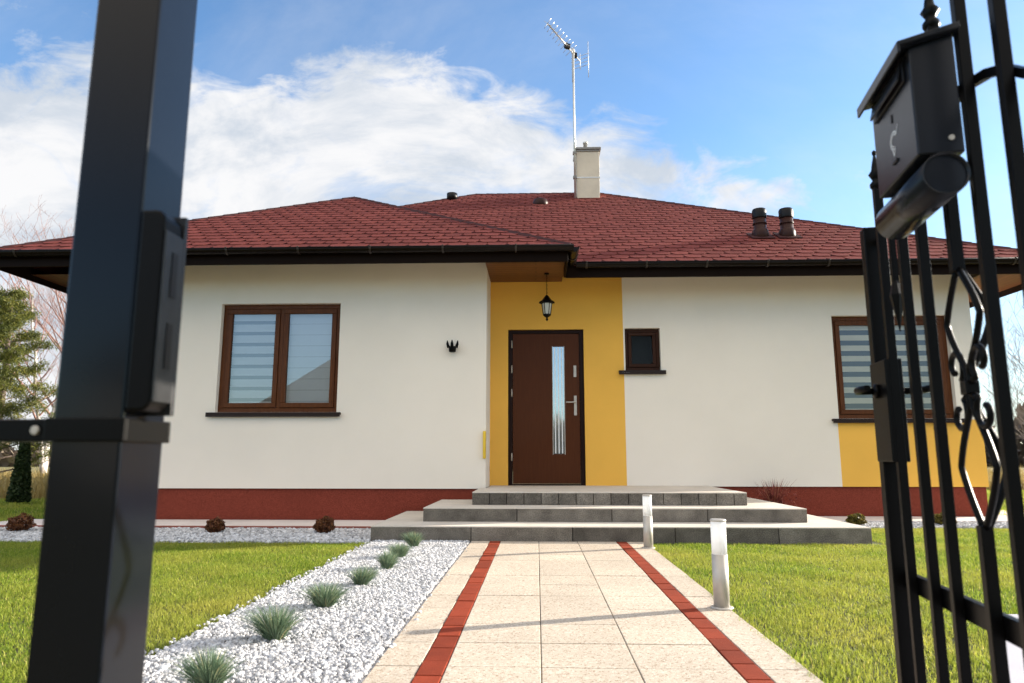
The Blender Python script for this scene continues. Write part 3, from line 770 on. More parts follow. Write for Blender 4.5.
# ------------------------------------------------------------------ bollard lamps
def bollard(loc, label):
    b_ = thing('bollard_lamp', loc, label, 'bollard', 'bollard lamps along the right edge of the path')
    T = Matrix.Translation(loc)
    k = MB(); k.lathe([(.062, 0), (.062, .006), (.050, .009)], n=24); k.build('base', M['steel'], b_, xf=T)
    k = MB(); k.lathe([(.043, .009), (.043, .285)], n=28); k.build('post', M['steel'], b_, xf=T)
    k = MB(); k.lathe([(.0415, .285), (.0415, .462)], n=28); k.build('diffuser', M['opal'], b_, xf=T)
    k = MB(); k.lathe([(.044, .462), (.044, .470), (.040, .474)], n=28); k.build('cap', M['steel'], b_, xf=T)
    return b_
b1_ = bollard((1.008, 4.06, .004), 'silver bollard lamp nearer the camera, standing lower on the path edge')
b2_ = copy_thing(b1_, (1.008, 6.62, .004), 0, 'silver bollard lamp at the foot of the grey steps')

# ------------------------------------------------------------------ plants
def tuft_mesh(name, n, h, spread, w, m, seed, curl=.6, up=.35):
    r_ = np.random.default_rng(seed)
    a = r_.random(n)*2*np.pi; rr = np.sqrt(r_.random(n)); H = h*(.6+.5*r_.random(n)); out = spread*rr*(.5+.8*r_.random(n))
    bx, by = np.cos(a)*rr*spread*.28, np.sin(a)*rr*spread*.28
    dx, dy = np.cos(a), np.sin(a); ww = w*(.7+.6*r_.random(n)); tw = r_.random(n)*6.28; wx, wy = np.cos(tw), np.sin(tw)
    segs = 5; V = np.zeros((n, segs+1, 2, 3))
    for i in range(segs+1):
        t_ = i/segs
        x = bx+dx*out*(t_**1.6)*1.0; y = by+dy*out*(t_**1.6); z = H*(t_-curl*rr*t_**2.4*.55)
        k_ = ww*(1-t_)**.7*.5+.0002
        V[:, i, 0] = np.stack([x-wx*k_, y-wy*k_, z], 1); V[:, i, 1] = np.stack([x+wx*k_, y+wy*k_, z], 1)
    base = np.arange(n)[:, None]*(segs+1)*2
    F = np.concatenate([base+[2*i, 2*i+1, 2*i+3, 2*i+2] for i in range(segs)])
    t_ = np.repeat(np.clip(r_.normal(.5, .25, n), 0, 1), (segs+1)*2)
    return V.reshape(-1, 3), F, t_
TUFTS = [((-1.16, 2.60), .96, 'blue fescue clump at the very bottom edge of the photo, nearest the camera'),
         ((-1.185, 3.30), 1.0, 'second blue fescue clump from the camera on the white gravel'),
         ((-1.17, 4.00), .98, 'third blue fescue clump from the camera on the white gravel'),
         ((-1.14, 4.65), .90, 'middle blue fescue clump in the row of seven, fourth from either end'),
         ((-1.11, 5.32), .88, 'third blue fescue clump from the steps on the white gravel'),
         ((-1.13, 5.92), .88, 'second blue fescue clump from the steps, overlapped by its neighbour'),
         ((-1.13, 6.62), .98, 'blue fescue clump closest to the grey steps')]
for i, ((x, y), sc, lab) in enumerate(TUFTS):
    q_ = random.Random(60+i)
    V, F, t_ = tuft_mesh('fescue_clump', int(760+300*q_.random()), .165*q_.uniform(.85, 1.15), .118*q_.uniform(.85, 1.15), .0034, M['fescue'], 30+i, curl=q_.uniform(.25, .6))
    V = V+np.stack([V[:, 2]*q_.uniform(-.28, .12), V[:, 2]*q_.uniform(-.2, .2), V[:, 2]*0], 1)
    V[:, 0] *= q_.uniform(.9, 1.12)
    o_ = npmesh('fescue_clump', V*sc, F, t_, M['fescue']); o_.location = (x, y, -.004); o_.rotation_euler.z = i*1.3
    tag(o_, lab, 'ornamental grass', 'blue fescue clumps in the gravel bed')

def leaf_cloud(n, shape, size, seed, up=.3):
    """small leaf quads spread through a volume; shape(r_) -> positions (n,3)"""
    r_ = np.random.default_rng(seed); P = shape(r_, n)
    d = r_.normal(size=(n, 3)); d[:, 2] += up; d /= np.linalg.norm(d, axis=1)[:, None]
    e = r_.normal(size=(n, 3)); e -= d*(e*d).sum(1)[:, None]; e /= np.linalg.norm(e, axis=1)[:, None]
    L_ = (size*(.6+.8*r_.random(n)))[:, None]; w_ = L_*.28
    V = np.stack([P-d*L_*.5, P+e*w_, P+d*L_*.5, P-e*w_], 1)
    F = np.arange(n*4).reshape(n, 4); return V.reshape(-1, 3), F, np.repeat(np.clip(r_.normal(.5, .26, n), 0, 1), 4)
def ball(rx, rz):
    def f_(r_, n):
        d = r_.normal(size=(n, 3)); d /= np.linalg.norm(d, axis=1)[:, None]
        lump = .82+.12*np.sin(d[:, 0]*5+1)*np.cos(d[:, 1]*6)+.10*np.sin(d[:, 2]*7+d[:, 0]*4)
        rr = (.45+.55*r_.random(n)**.5)*lump; q_ = d*rr[:, None]; q_[:, :2] *= rx; q_[:, 2] = q_[:, 2]*rz+rz*.82
        return q_
    return f_
def stems(name, lst, m, parent):
    mb_ = MB()
    for pts, rad in lst: mb_.tube(pts, rad, 6)
    return mb_.build(name, m, parent)
SHR = [((-5.72, 7.78), .15, .115, 'rustshrub', 'round rusty dwarf conifer seen left of the black gate post'),
       ((-3.50, 7.72), .115, .095, 'rustshrub', 'smaller rusty dwarf conifer below the two sash window, nearer the gate post'),
       ((-2.30, 7.72), .125, .105, 'rustshrub', 'rusty dwarf conifer just left of the grey steps'),
       ((3.86, 8.86), .125, .085, 'greenshrub', 'low olive dwarf conifer just right of the grey steps'),
       ((4.92, 8.90), .13, .09, 'greenshrub', 'low olive dwarf conifer seen through the gate bars')]
for i, ((x, y), rx, rz, mm_, lab) in enumerate(SHR):
    root = thing('dwarf_conifer', (x, y, 0), lab, 'shrub', 'dwarf conifers in the gravel along the house')
    V, F, t_ = leaf_cloud(1500, ball(rx, rz), .030, 50+i); V = V+np.array([x, y, .0])
    npmesh('foliage', V, F, t_, M[mm_], parent=root)
    stems('stem', [([(x+math.cos(a)*.01, y+math.sin(a)*.01, -.01), (x+math.cos(a)*rx*.5, y+math.sin(a)*rx*.5, rz*.8)], [.006, .002]) for a in (0, 1.3, 2.6, 3.9, 5.2)], M['bark'], root)
# barberry beside the landing
root = thing('barberry_bush', (3.10, 9.5, .145), 'maroon twiggy bush against the dark red plinth right of the steps', 'bush')
V, F, t_ = tuft_mesh('twigs', 170, .40, .24, .011, None, 91, .15); npmesh('twigs', V+np.array([3.10, 9.5, .146]), F, t_, M['barberry'], parent=root)
V, F, t_ = leaf_cloud(500, lambda r_, n: np.stack([r_.normal(0, .13, n), r_.normal(0, .08, n), .05+.22*r_.random(n)**1.3], 1), .028, 92)
npmesh('foliage', V+np.array([3.10, 9.5, .146]), F, t_, M['barberry'], parent=root)
# thuja
root = thing('young_thuja', (-9.05, 12.2, 0), 'narrow dark green thuja standing on the grass at the left edge', 'conifer')
V, F, t_ = leaf_cloud(5200, lambda r_, n: (lambda z, a, q_: np.stack([np.cos(a)*q_, np.sin(a)*q_, z], 1))(*(lambda z: (z*1.25+.06, r_.random(n)*6.28, (.165*(1-z)**.75+.02)*np.sqrt(r_.random(n)*.85+.15)))(r_.random(n)**1.25)), .06, 95, .9)
npmesh('foliage', V+np.array([-9.05, 12.2, 0]), F, t_, M['thuja'], parent=root)
stems('stem', [([(-9.05, 12.2, -.02), (-9.05, 12.2, 1.1)], [.03, .008])], M['bark'], root)

# bare trees
def bare_tree(loc, h, seed, label, cat, trunk_m, twig_m, spread=.5, name='bare_tree', group=None, levels=4, kids=(11, 7, 6, 4), r0=None, first=.25, lift=.45):
    r_ = random.Random(seed); root = thing(name, loc, label, cat, group)
    T, C = MB(), MB(); r0 = r0 or h*.012
    def grow(p, d, ln, rad, lev):
        n = 6 if lev < 2 else 4; pts = [p]; rs = [rad]; dd = d.copy(); tip = .25 if lev == 0 else .3
        for i in range(n):
            dd = (dd+Vector((r_.gauss(0, .10+.03*lev), r_.gauss(0, .10+.03*lev), r_.gauss(.05 if lev else .02, .05)))).normalized()
            pts.append(pts[-1]+dd*ln/n); rs.append(max(rad*(1-(1-tip)*(i+1)/n), .0027))
        (T if lev == 0 else C).tube(pts, rs, 7 if lev == 0 else (5 if lev == 1 else 3), caps=False)
        if lev >= levels-1: return
        for k_ in range(kids[lev]):
            t_ = first+(1-first)*(k_+r_.random())/kids[lev] if lev == 0 else .2+.8*(k_+r_.random())/kids[lev]
            j = min(n-1, int(t_*n)); fr_ = t_*n-j; q_ = pts[j].lerp(pts[j+1], min(1, fr_))
            a = r_.random()*6.28; side = Vector((math.cos(a), math.sin(a), lift+r_.random()*.5))
            base_d = (pts[j+1]-pts[j]).normalized()
            nd = (base_d*(.55 if lev else .25)+side*.75).normalized()
            grow(q_, nd, ln*spread*(1.15-.55*t_)*(.75+.5*r_.random()), max(rs[j]*.55, .0027), lev+1)
    grow(Vector(loc)-Vector((0, 0, .05)), Vector((r_.gauss(0, .05), r_.gauss(0, .05), 1)), h, r0, 0)
    T.build('trunk', trunk_m, root); C.build('crown', twig_m, root)
    return root
bare_tree((-15.3, 21.5, 0), 7.7, 3, 'tall leafless birch rising above the left end of the roof', 'tree', M['birch'], M['twig_red'], group='leafless trees beyond the garden')
bare_tree((-17.0, 24.0, 0), 8.2, 4, 'leafless birch at the far left edge, taller than the pine', 'tree', M['birch'], M['twig_red'], group='leafless trees beyond the garden')
bare_tree((-15.9, 25.5, 0), 7.6, 5, 'leafless reddish tree between the two birches', 'tree', M['bark'], M['twig_red'], group='leafless trees beyond the garden')
bare_tree((-14.2, 20.0, 0), 5.6, 6, 'smaller leafless birch next to the black gate post, under the eave', 'tree', M['birch'], M['twig_red'], group='leafless trees beyond the garden')
bare_tree((-19.6, 27.5, 0), 8.6, 8, 'leafless tree partly behind the pine at the left edge', 'tree', M['bark'], M['twig_red'], group='leafless trees beyond the garden')
for i, (x, y, h, lab) in enumerate([(9.75, 13.6, 3.0, 'leafless grey bush right of the ornamental gate bar, nearest the house'), (11.2, 16.0, 3.6, 'leafless grey bush at the right edge, behind another bush'), (10.4, 18.5, 2.6, 'low leafless bush farther back past the house corner')]):
    bare_tree((x, y, 0), h, 20+i, lab, 'bush', M['bark'], M['twig_grey'], spread=.62, name='bare_bush', group='leafless bushes right of the house', kids=(12, 7, 5, 3), first=.05, r0=.02)
# pine
def pine(loc, h, seed, label):
    r_ = random.Random(seed); root = thing('pine_tree', loc, label, 'tree'); T = MB(); L0 = Vector(loc)
    T.tube([L0-Vector((0, 0, .1)), L0+Vector((.05, 0, h*.5)), L0+Vector((0, .05, h))], [h*.024, h*.016, .02], 8)
    pts = []
    for k_ in range(40):
        t_ = .08+.90*(k_/39); z = h*t_; a = k_*2.4+r_.random(); ln = (h*.36)*(1-t_)**.7*(.7+.5*r_.random())+.15
        d = Vector((math.cos(a), math.sin(a), .25)); p0 = L0+Vector((0, 0, z)); mid = p0+d*ln*.55; end = p0+d*ln+Vector((0, 0, ln*.12))
        T.tube([p0, mid, end], [.03*(1-t_)+.008, .012, .005], 4, caps=False)
        for j in range(9):
            u_ = .35+.65*j/8; q_ = p0.lerp(end, u_); s_ = Vector((-math.sin(a), math.cos(a), .15))*r_.uniform(-1, 1)*ln*.32*u_
            pts.append((q_+s_+Vector((0, 0, r_.uniform(-.02, .10)))))
    T.build('trunk', M['bark'], root)
    pts = np.array([tuple(p_) for p_ in pts]); r2 = np.random.default_rng(seed)
    NP = 150; n = len(pts)*NP
    c_ = np.repeat(pts, NP, 0)
    V, F, t_ = leaf_cloud(n, lambda q_, m_: c_+q_.normal(size=(m_, 3))*np.array([.10, .10, .065]), .085, seed, .6)
    V = V.reshape(n, 4, 3); ctr = V.mean(1, keepdims=True); V[:, 1] = ctr[:, 0]+(V[:, 1]-ctr[:, 0])*.35; V[:, 3] = ctr[:, 0]+(V[:, 3]-ctr[:, 0])*.35
    tt = np.repeat(np.clip(r2.normal(.5, .18, n)+np.repeat(r2.normal(0, .16, len(pts)), NP), 0, 1), 4)
    npmesh('crown', V.reshape(-1, 3), F, tt, M['pine'], parent=root)
pine((-13.7, 17.4, 0), 5.0, 12, 'green pine tree beyond the garden at the left edge')
# neighbour across the street, mirrored in the window glass
nb = thing('neighbour_house', (-9, -26, 0), 'house with a grey tiled roof across the street, mirrored in the window glass', 'house')
k = MB(); k.box(-16.2, -5, -33, -22.6, -.1, 3.5); k.build('wall', M['stucco'], nb)
k = MB(); q_ = [(-16.6, -33.6, 3.7), (-4.6, -33.6, 3.7), (-4.6, -22, 3.7), (-16.6, -22, 3.7)]; a_, b_ = (-10.8, -27.8, 9.2), (-9.8, -27.8, 9.2)
for f_ in ([q_[0], q_[1], b_, a_], [q_[1], q_[2], b_], [q_[2], q_[3], a_, b_], [q_[3], q_[0], a_], q_[::-1]): k.face(f_)
k.build('roof', M['greyroof'], nb)
for x in (-14.2, -11.2, -8): k = MB(); k.box(x, x+1.5, -22.6, -22.54, 1, 2.4); k.build('window', M['ventdark'], nb)
# far wood
def far_wood():
    r_ = np.random.default_rng(77); n = 70000
    a = r_.uniform(-3.14159, 3.14159, n); d = r_.uniform(75, 95, n); x = np.sin(a)*d; y = np.cos(a)*d
    top = 3.5+1.6*np.sin(a*23)+1.1*np.sin(a*61+1)+.8*np.sin(a*140)
    z = r_.random(n)**1.1*top
    P = np.stack([x, y, z], 1)
    V, F, t_ = leaf_cloud(n, lambda q_, m_: P, 1.3, 78, .8)
    o_ = npmesh('far_wood', V, F, t_, leaf_mat('far_twigs', [(0, (.10, .075, .06)), (.6, (.18, .14, .11)), (1, (.24, .20, .13))], trans=.1)); struct(o_, 'stuff')
    tag(o_, 'far brown wood on the horizon')
far_wood()
# fallen leaves
for i, (x, y, lab) in enumerate([(2.03, 4.2, 'orange fallen leaf on the lawn behind the lowest gate rail'), (1.72, 3.5, 'orange fallen leaf on the grass between two gate bars, nearer the paving')]):
    l_ = MB(); c_ = Vector((x, y, .045)); P_ = []
    for k_ in range(14):
        a = 2*math.pi*k_/14; rr = .045*(1 if k_ % 2 else .55); P_.append(c_+Vector((math.cos(a)*rr, math.sin(a)*rr, .012*math.sin(a*2)+.02*math.cos(a))))
    for k_ in range(14): l_.face([c_+Vector((0, 0, .01)), P_[k_], P_[(k_+1) % 14]], 0, .4)
    tag(l_.build('fallen_leaf', M['leaf']), lab, 'leaf', 'fallen leaves on the right lawn')

# ------------------------------------------------------------------ gate post (left) with strike box
gp = thing('gate_post', (-.652, 1.058, 0), 'thick black square steel gate post in the left foreground', 'gate post')
k = MB(); k.box(-.705, -.600, 1.0, 1.116, -.1, 2.25); k.build('post', M['black'], gp, bevel=.0045)
k = MB(); k.lathe([(.085, 2.251), (.085, 2.27), (.0, 2.32)], (-.6525, 1.058, 0), 4, rot=math.pi/4, smooth=False); k.build('cap', M['black'], gp)
def rbox(mb_, x0, x1, y0, y1, z0, z1, r_, n=5):
    """box with rounded corners in the XZ outline on its +X side, extruded along Y"""
    P_ = [(x0, y0, z0)]
    for k_ in range(n+1):
        a = -math.pi/2+math.pi/2*k_/n; P_.append((x1-r_+math.cos(a)*r_, y0, z0+r_+math.sin(a)*r_))
    for k_ in range(n+1):
        a = math.pi/2*k_/n; P_.append((x1-r_+math.cos(a)*r_, y0, z1-r_+math.sin(a)*r_))
    P_.append((x0, y0, z1)); mb_.prism(P_, (0, y1-y0, 0))
k = MB(); rbox(k, -.5995, -.562, .999, 1.052, .886, 1.192, .016); sb = k.build('strike_box', M['blackgate'], gp, bevel=.004)
k = MB(); k.box(-.5995, -.558, 1.0525, 1.062, .882, 1.198); k.box(-.5615, -.558, 1.0, 1.0525, .90, 1.16); k.build('strike_plate', M['strike'], sb, bevel=.001)
k = MB(); k.box(-.5579, -.5565, 1.020, 1.036, .95, 1.02); k.build('latch_slot', M['ventdark'], sb); k = MB(); k.box(-.5579, -.5565, 1.020, 1.036, 1.06, 1.13); k.build('latch_slot', M['ventdark'], sb)
k = MB(); x0, x1, y0, y1, e = -.705, -.600, 1.0, 1.116, .007
k.box(x0-e, x1+e, y0-e, y0-.0005, .842, .876); k.box(x0-e, x1+e, y1+.0005, y1+e, .842, .876); k.box(x0-e, x0-.0005, y0-.0005, y1+.0005, .842, .876); k.box(x1+.0005, x1+e, y0-.0005, y1+.0005, .842, .876)
k.build('collar', M['blackgate'], gp, bevel=.002)
fe = thing('metal_fence', (-1.3, 1.05, 0), 'black fence rail running left from the collar of the thick gate post', 'fence')
for z in (.842, .22, 1.55):
    if z < .5 or z > 1: a = -1.05
    else: a = -.7125
    k = MB(); k.box(-2.6, a, 1.02, 1.055, z, z+.034); rl = k.build('rail', M['blackgate'], fe, bevel=.003)
    if z == .842:
        k = MB(); k.lathe([(.007, 0), (.007, .003), (.005, .005)], (-.742, 1.0195, .859), 12, axis=(0, -1, 0)); k.build('bolt', M['steel'], rl)
for i in range(13):
    x = -1.07-i*.12; k = MB(); k.box(x-.011, x+.011, 1.0285, 1.0465, .08, 1.62); k.build('bar', M['blackgate'], fe, bevel=.002)

# ------------------------------------------------------------------ open gate leaf with letter box
TH = R(9.2); S0 = Vector((1.03, 2.06, 0))
dS = Vector((-math.sin(TH), -math.cos(TH), 0)); nO = Vector((-math.cos(TH), math.sin(TH), 0))
GX = Matrix(((dS.x, nO.x, 0, S0.x), (dS.y, nO.y, 0, S0.y), (0, 0, 1, 0), (0, 0, 0, 1)))   # local: x = along the leaf from lock to hinge, y = outwards, z = up
# mirrored frame: flip faces is not needed, materials are two-sided
gate = thing('garden_gate', tuple(S0), 'open black wrought iron garden gate with spear tips in the right foreground', 'gate')
def gbuild(mb_, name, m, parent, bevel=0.0):
    for f_ in mb_.f: f_.reverse()
    for u_ in mb_.uv: u_.reverse()
    return mb_.build(name, m, parent, bevel=bevel, xf=GX)
def finial(mb_, s, z, sc=1.0):
    mb_.lathe([(.010*sc, z-.01), (.019*sc, z+.002), (.019*sc, z+.012), (.011*sc, z+.022), (.013*sc, z+.028), (.021*sc, z+.042), (.012*sc, z+.055), (.0105*sc, z+.066), (.002, z+.108)], (s, 0, 0), 10)
    mb_.lathe([(.002, z+.098), (.0062*sc, z+.106), (.0062*sc, z+.113), (.001, z+.119)], (s, 0, 0), 8)
k = MB(); k.box(-.108, -.066, -.022, .022, .05, 1.525); gbuild(k, 'stile', M['blackgate'], gate, .003)
tops = [(.020, 1.62), (.182, 1.70), (.317, 1.77), (.500, 1.835), (.640, 1.92), (.795, 2.00), (.945, 2.04), (1.09, 2.06)]
for i, (s, zt) in enumerate(tops):
    k = MB(); hw = .0115 if i != 3 else .0125
    if i == 3:
        k.box(s-hw, s+hw, -hw, hw, .06, .676); gbuild(k, 'bar', M['blackgate'], gate, .002); k = MB(); k.box(s-hw, s+hw, -hw, hw, 1.232, zt)
    else: k.box(s-hw, s+hw, -hw, hw, .06, zt)
    bar_ = gbuild(k, 'bar', M['blackgate'], gate, .002)
    k = MB(); finial(k, s, zt); gbuild(k, 'finial', M['blackgate'], bar_)
for (z0, z1) in ((.447, .497), (.09, .13)):
    k = MB(); k.box(-.065, 1.20, -.030, -.012, z0, z1); gbuild(k, 'rail', M['blackgate'], gate, .002)
k = MB(); k.box(1.20, 1.245, -.022, .022, .05, 2.1); gbuild(k, 'stile', M['blackgate'], gate, .003)
# curved upper rail
cp = [(-.08, 1.47), (.05, 1.505), (.2, 1.55), (.35, 1.60), (.5, 1.632), (.6, 1.628), (.69, 1.605), (.76, 1.575), (.83, 1.525), (.9, 1.49), (1.0, 1.50), (1.1, 1.54), (1.2, 1.60)]
k = MB()
for (a, b) in zip(cp[:-1], cp[1:]):
    k.mesh([(a[0], -.026, a[1]-.011), (a[0], -.012, a[1]-.011), (a[0], -.012, a[1]+.011), (a[0], -.026, a[1]+.011), (b[0], -.026, b[1]-.011), (b[0], -.012, b[1]-.011), (b[0], -.012, b[1]+.011), (b[0], -.026, b[1]+.011)],
           [(0, 4, 5, 1), (1, 5, 6, 2), (2, 6, 7, 3), (3, 7, 4, 0)])
gbuild(k, 'curved_rail', M['blackgate'], gate)
# hanging spear
k = MB(); k.box(.098, .110, -.008, .008, 1.30, 1.525); k.lathe([(.0085, 1.31), (.019, 1.27), (.001, 1.165)], (.104, 0, 0), 6, smooth=False); gbuild(k, 'drop_spear', M['blackgate'], gate)
# lock case and levers
k = MB(); k.box(-.113, .030, -.0225, .0245, .806, 1.10); lk = gbuild(k, 'lock_case', M['blackgate'], gate, .004)
for sg in (1, -1):
    k = MB(); y0 = .0265 if sg > 0 else -.0205
    k.lathe([(.021, 0), (.021, .010), (.013, .014)], (-.045, y0, 1.012), 14, axis=(0, sg, 0))
    k.tube([(-.045, y0, 1.012), (-.045, y0+sg*.045, 1.012), (-.035, y0+sg*.058, 1.012), (-.012, y0+sg*.064, 1.012), (.085, y0+sg*.064, 1.010)], [.010, .010, .011, .011, .009], 10)
    gbuild(k, 'lever', M['blackgate'], lk)
# ornamental basket bar
orn = MB(); S_ = .5
def rodpath(sg, amp, plane):
    P_ = []
    for i in range(41):
        t_ = i/40; z = 1.236-.565*t_
        if t_ < .40: wv = math.sin(math.pi*t_/.40)
        elif t_ > .55: wv = math.sin(math.pi*(t_-.55)/.45)
        else: wv = .0
        wv = 2/math.pi*math.asin(min(1, abs(wv)))*.6+.4*abs(wv); o_ = sg*(.007+amp*wv)
        P_.append((S_+o_, 0, z) if plane == 's' else (S_, o_, z))
    return P_
k = MB(); k.tube(rodpath(1, .078, 's'), .0074, 8); k.tube(rodpath(-1, .078, 's'), .0074, 8); k.tube(rodpath(-1, .05, 'n'), .0085, 8)
ob = gbuild(k, 'basket', M['blackgate'], gate)
k = MB(); k.box(S_-.017, S_+.017, -.014, .014, .955, .985); gbuild(k, 'collar', M['blackgate'], ob, .003)
for sg in (1, -1):
    for up_ in (1, -1):
        P_ = []; c0 = (S_+sg*.060, .968+up_*.055)
        for i in range(26):
            t_ = i/25; a = (math.pi if sg > 0 else 0)-sg*up_*(-.9+t_*5.2); rr = .042*(1-.62*t_)
            P_.append((c0[0]+math.cos(a)*rr, 0, c0[1]+math.sin(a)*rr))
        P_ = [(S_+sg*.010, 0, .968+up_*.012)]+P_
        k = MB(); k.tube(P_, .0075, 6); gbuild(k, 'scroll', M['blackgate'], ob)

mbx = thing('letter_box', tuple(GX @ Vector((.52, .06, 1.46))), 'black metal letter box with newspaper tube hanging on the open gate', 'letter box')
s0, s1, o0, o1, z0, z1 = .385, .650, .020, .112, 1.455, 1.765
k = MB(); k.prism([(s0, o0, z0), (s0, o1, z0), (s0, o1, 1.703), (s0, o0, 1.727)], (s1-s0, 0, 0)); gbuild(k, 'body', M['box'], mbx, .004)
k = MB(); lid0, lid1 = s0-.022, s1+.022
a_, b_ = Vector((0, o0-.008, 1.728)), Vector((0, o1+.024, 1.700)); th_ = Vector((0, .004, .012))
k.prism([(lid0, a_.y, a_.z), (lid0, b_.y, b_.z), (lid0, b_.y+.004, b_.z+.010), (lid0, a_.y+.002, a_.z+.014)], (lid1-lid0, 0, 0))
k.prism([(lid0, b_.y-.002, b_.z-.016), (lid0, b_.y+.004, b_.z-.016), (lid0, b_.y+.0045, b_.z+.0095), (lid0, b_.y-.0015, b_.z+.0005)], (lid1-lid0, 0, 0))
gbuild(k, 'lid', M['box'], mbx, .002)
k = MB(); k.box(s0+.028, s1-.028, o1+.0005, o1+.006, 1.640, 1.700); sl_ = gbuild(k, 'letter_slot', M['ventdark'], mbx, .002)
k = MB(); k.prism([(s0+.034, o1+.006, 1.694), (s0+.034, o1+.016, 1.650), (s0+.034, o1+.013, 1.646), (s0+.034, o1+.0065, 1.68)], (s1-s0-.068, 0, 0)); gbuild(k, 'flap', M['box'], sl_)
k = MB(); k.box(.515, .522, o1+.0005, o1+.002, 1.592, 1.612); gbuild(k, 'keyhole', M['ventdark'], mbx)
k = MB(); k.box(.505, .535, o1+.0005, o1+.004, 1.492, 1.500); gbuild(k, 'inspection_slot', M['ventdark'], mbx, .001)
# printed horn emblem
k = MB(); cz_, cs_ = 1.548, .52
def ribbon(P_, w_):
    w_ *= 1.6
    for (a, b) in zip(P_[:-1], P_[1:]):
        d = Vector((b[0]-a[0], b[1]-a[1], 0)); d.normalize(); nx_, nz_ = -d.y*w_, d.x*w_
        k.face([(a[0]+nx_, o1+.0008, a[1]+nz_), (b[0]+nx_, o1+.0008, b[1]+nz_), (b[0]-nx_, o1+.0008, b[1]-nz_), (a[0]-nx_, o1+.0008, a[1]-nz_)])
ribbon([(cs_+math.cos(a)*.022, cz_+math.sin(a)*.020) for a in [R(20+q_*14) for q_ in range(19)]], .0012)
ribbon([(cs_+math.cos(a)*.016, cz_+math.sin(a)*.014) for a in [R(30+q_*14) for q_ in range(18)]], .0010)
ribbon([(cs_+.02, cz_+.010), (cs_+.03, cz_+.028)], .001); ribbon([(cs_-.012, cz_-.018), (cs_-.004, cz_-.036)], .0012); ribbon([(cs_+.008, cz_-.018), (cs_-.004, cz_-.036)], .0012)
gbuild(k, 'horn_emblem', M['white_mark'], mbx)
k = MB(); k.lathe([(.006, 0), (.006, .003)], (s1, .045, 1.488), 12, axis=(1, 0, 0)); gbuild(k, 'rivet', M['steel'], mbx)
k = MB(); n = 28; vs = []
ring = [(math.cos(2*math.pi*i/n), math.sin(2*math.pi*i/n)) for i in range(n)]; tc_, tz_, tr_ = .066, 1.407, .0465
for (s_, r_) in ((s0-.045, tr_), (s1+.01, tr_), (s1+.01, tr_-.003), (s0-.045, tr_-.003)):
    vs += [(s_, tc_+a*r_, tz_+b*r_) for a, b in ring]
k.mesh(vs, [(j*n+i, j*n+(i+1) % n, ((j+1) % 4)*n+(i+1) % n, ((j+1) % 4)*n+i) for j in range(4) for i in range(n)], smooth=True)
k.face([(s1+.002, tc_+a*(tr_-.003), tz_+b*(tr_-.003)) for a, b in ring])
k.face([(s0+.06, tc_+a*(tr_-.003), tz_+b*(tr_-.003)) for a, b in ring])
nt_ = gbuild(k, 'newspaper_tube', M['box'], mbx)
k = MB(); k.box(s0+.05, s0+.08, o0-.03, o0-.0005, 1.60, 1.63); k.box(s1-.08, s1-.05, o0-.03, o0-.0005, 1.60, 1.63); gbuild(k, 'bracket', M['blackgate'], mbx)

# ------------------------------------------------------------------ world: nishita sky + procedural clouds placed by sky direction
SUN_EL, SUN_AZ = 15.5, 69.0      # azimuth clockwise from +Y
world = bpy.data.worlds.new('World'); scene.world = world; world.use_nodes = True
nt = world.node_tree; L = nt.links.new; bg = nt.nodes['Background']
sky = node(nt, 'ShaderNodeTexSky', sky_type='NISHITA', sun_disc=False, sun_elevation=R(SUN_EL), sun_rotation=R(SUN_AZ), altitude=0, air_density=1.0, dust_density=.6, ozone_density=1.6)
tc = node(nt, 'ShaderNodeTexCoord'); sp = node(nt, 'ShaderNodeSeparateXYZ'); L(tc.outputs['Generated'], sp.inputs[0])
def mth(op, a, b=None, clamp=False):
    n = node(nt, 'ShaderNodeMath', operation=op, use_clamp=clamp)
    for i, v in enumerate((a, b)):
        if v is None: continue
        if isinstance(v, (int, float)): n.inputs[i].default_value = v
        else: L(v, n.inputs[i])
    return n.outputs[0]
ya = mth('MAXIMUM', mth('ABSOLUTE', sp.outputs[1]), .06)
ca = mth('DIVIDE', sp.outputs[0], ya); cb = mth('DIVIDE', sp.outputs[2], ya)     # sideways and upward tangents of the sky direction
def smooth(x, lo, hi):
    n = node(nt, 'ShaderNodeMapRange', interpolation_type='SMOOTHSTEP', inp={1: lo, 2: hi}); L(x, n.inputs[0]); return n.outputs[0]
def curve(x, pts, lo=-2.0, hi=2.0):
    mr = node(nt, 'ShaderNodeMapRange', inp={1: lo, 2: hi}); L(x, mr.inputs[0])
    fc = node(nt, 'ShaderNodeFloatCurve'); c_ = fc.mapping.curves[0]
    P_ = [((a-lo)/(hi-lo), b) for a, b in pts]
    c_.points[0].location = P_[0]; c_.points[1].location = P_[-1]
    for q_ in P_[1:-1]: c_.points.new(*q_)
    for q_ in c_.points: q_.handle_type = 'AUTO'
    fc.mapping.update(); L(mr.outputs[0], fc.inputs['Value']); return fc.outputs[0]
cv = node(nt, 'ShaderNodeCombineXYZ'); L(ca, cv.inputs[0]); L(mth('MULTIPLY', cb, 1.7), cv.inputs[1])
def noise(scale, detail=8, rough=.58, dist=.3, off=(0, 0, 0)):
    mp = node(nt, 'ShaderNodeMapping'); mp.inputs['Location'].default_value = off; L(cv.outputs[0], mp.inputs[0])
    n = node(nt, 'ShaderNodeTexNoise', inp={'Scale': scale, 'Detail': float(detail), 'Roughness': rough, 'Distortion': dist}); L(mp.outputs[0], n.inputs['Vector']); return n.outputs['Fac']
n_big = noise(3.2); n_fine = noise(9.0, 9, .62, .5, (3, 1, 0)); n_wisp = noise(2.2, 9, .66, 1.2, (7, 4, 2))
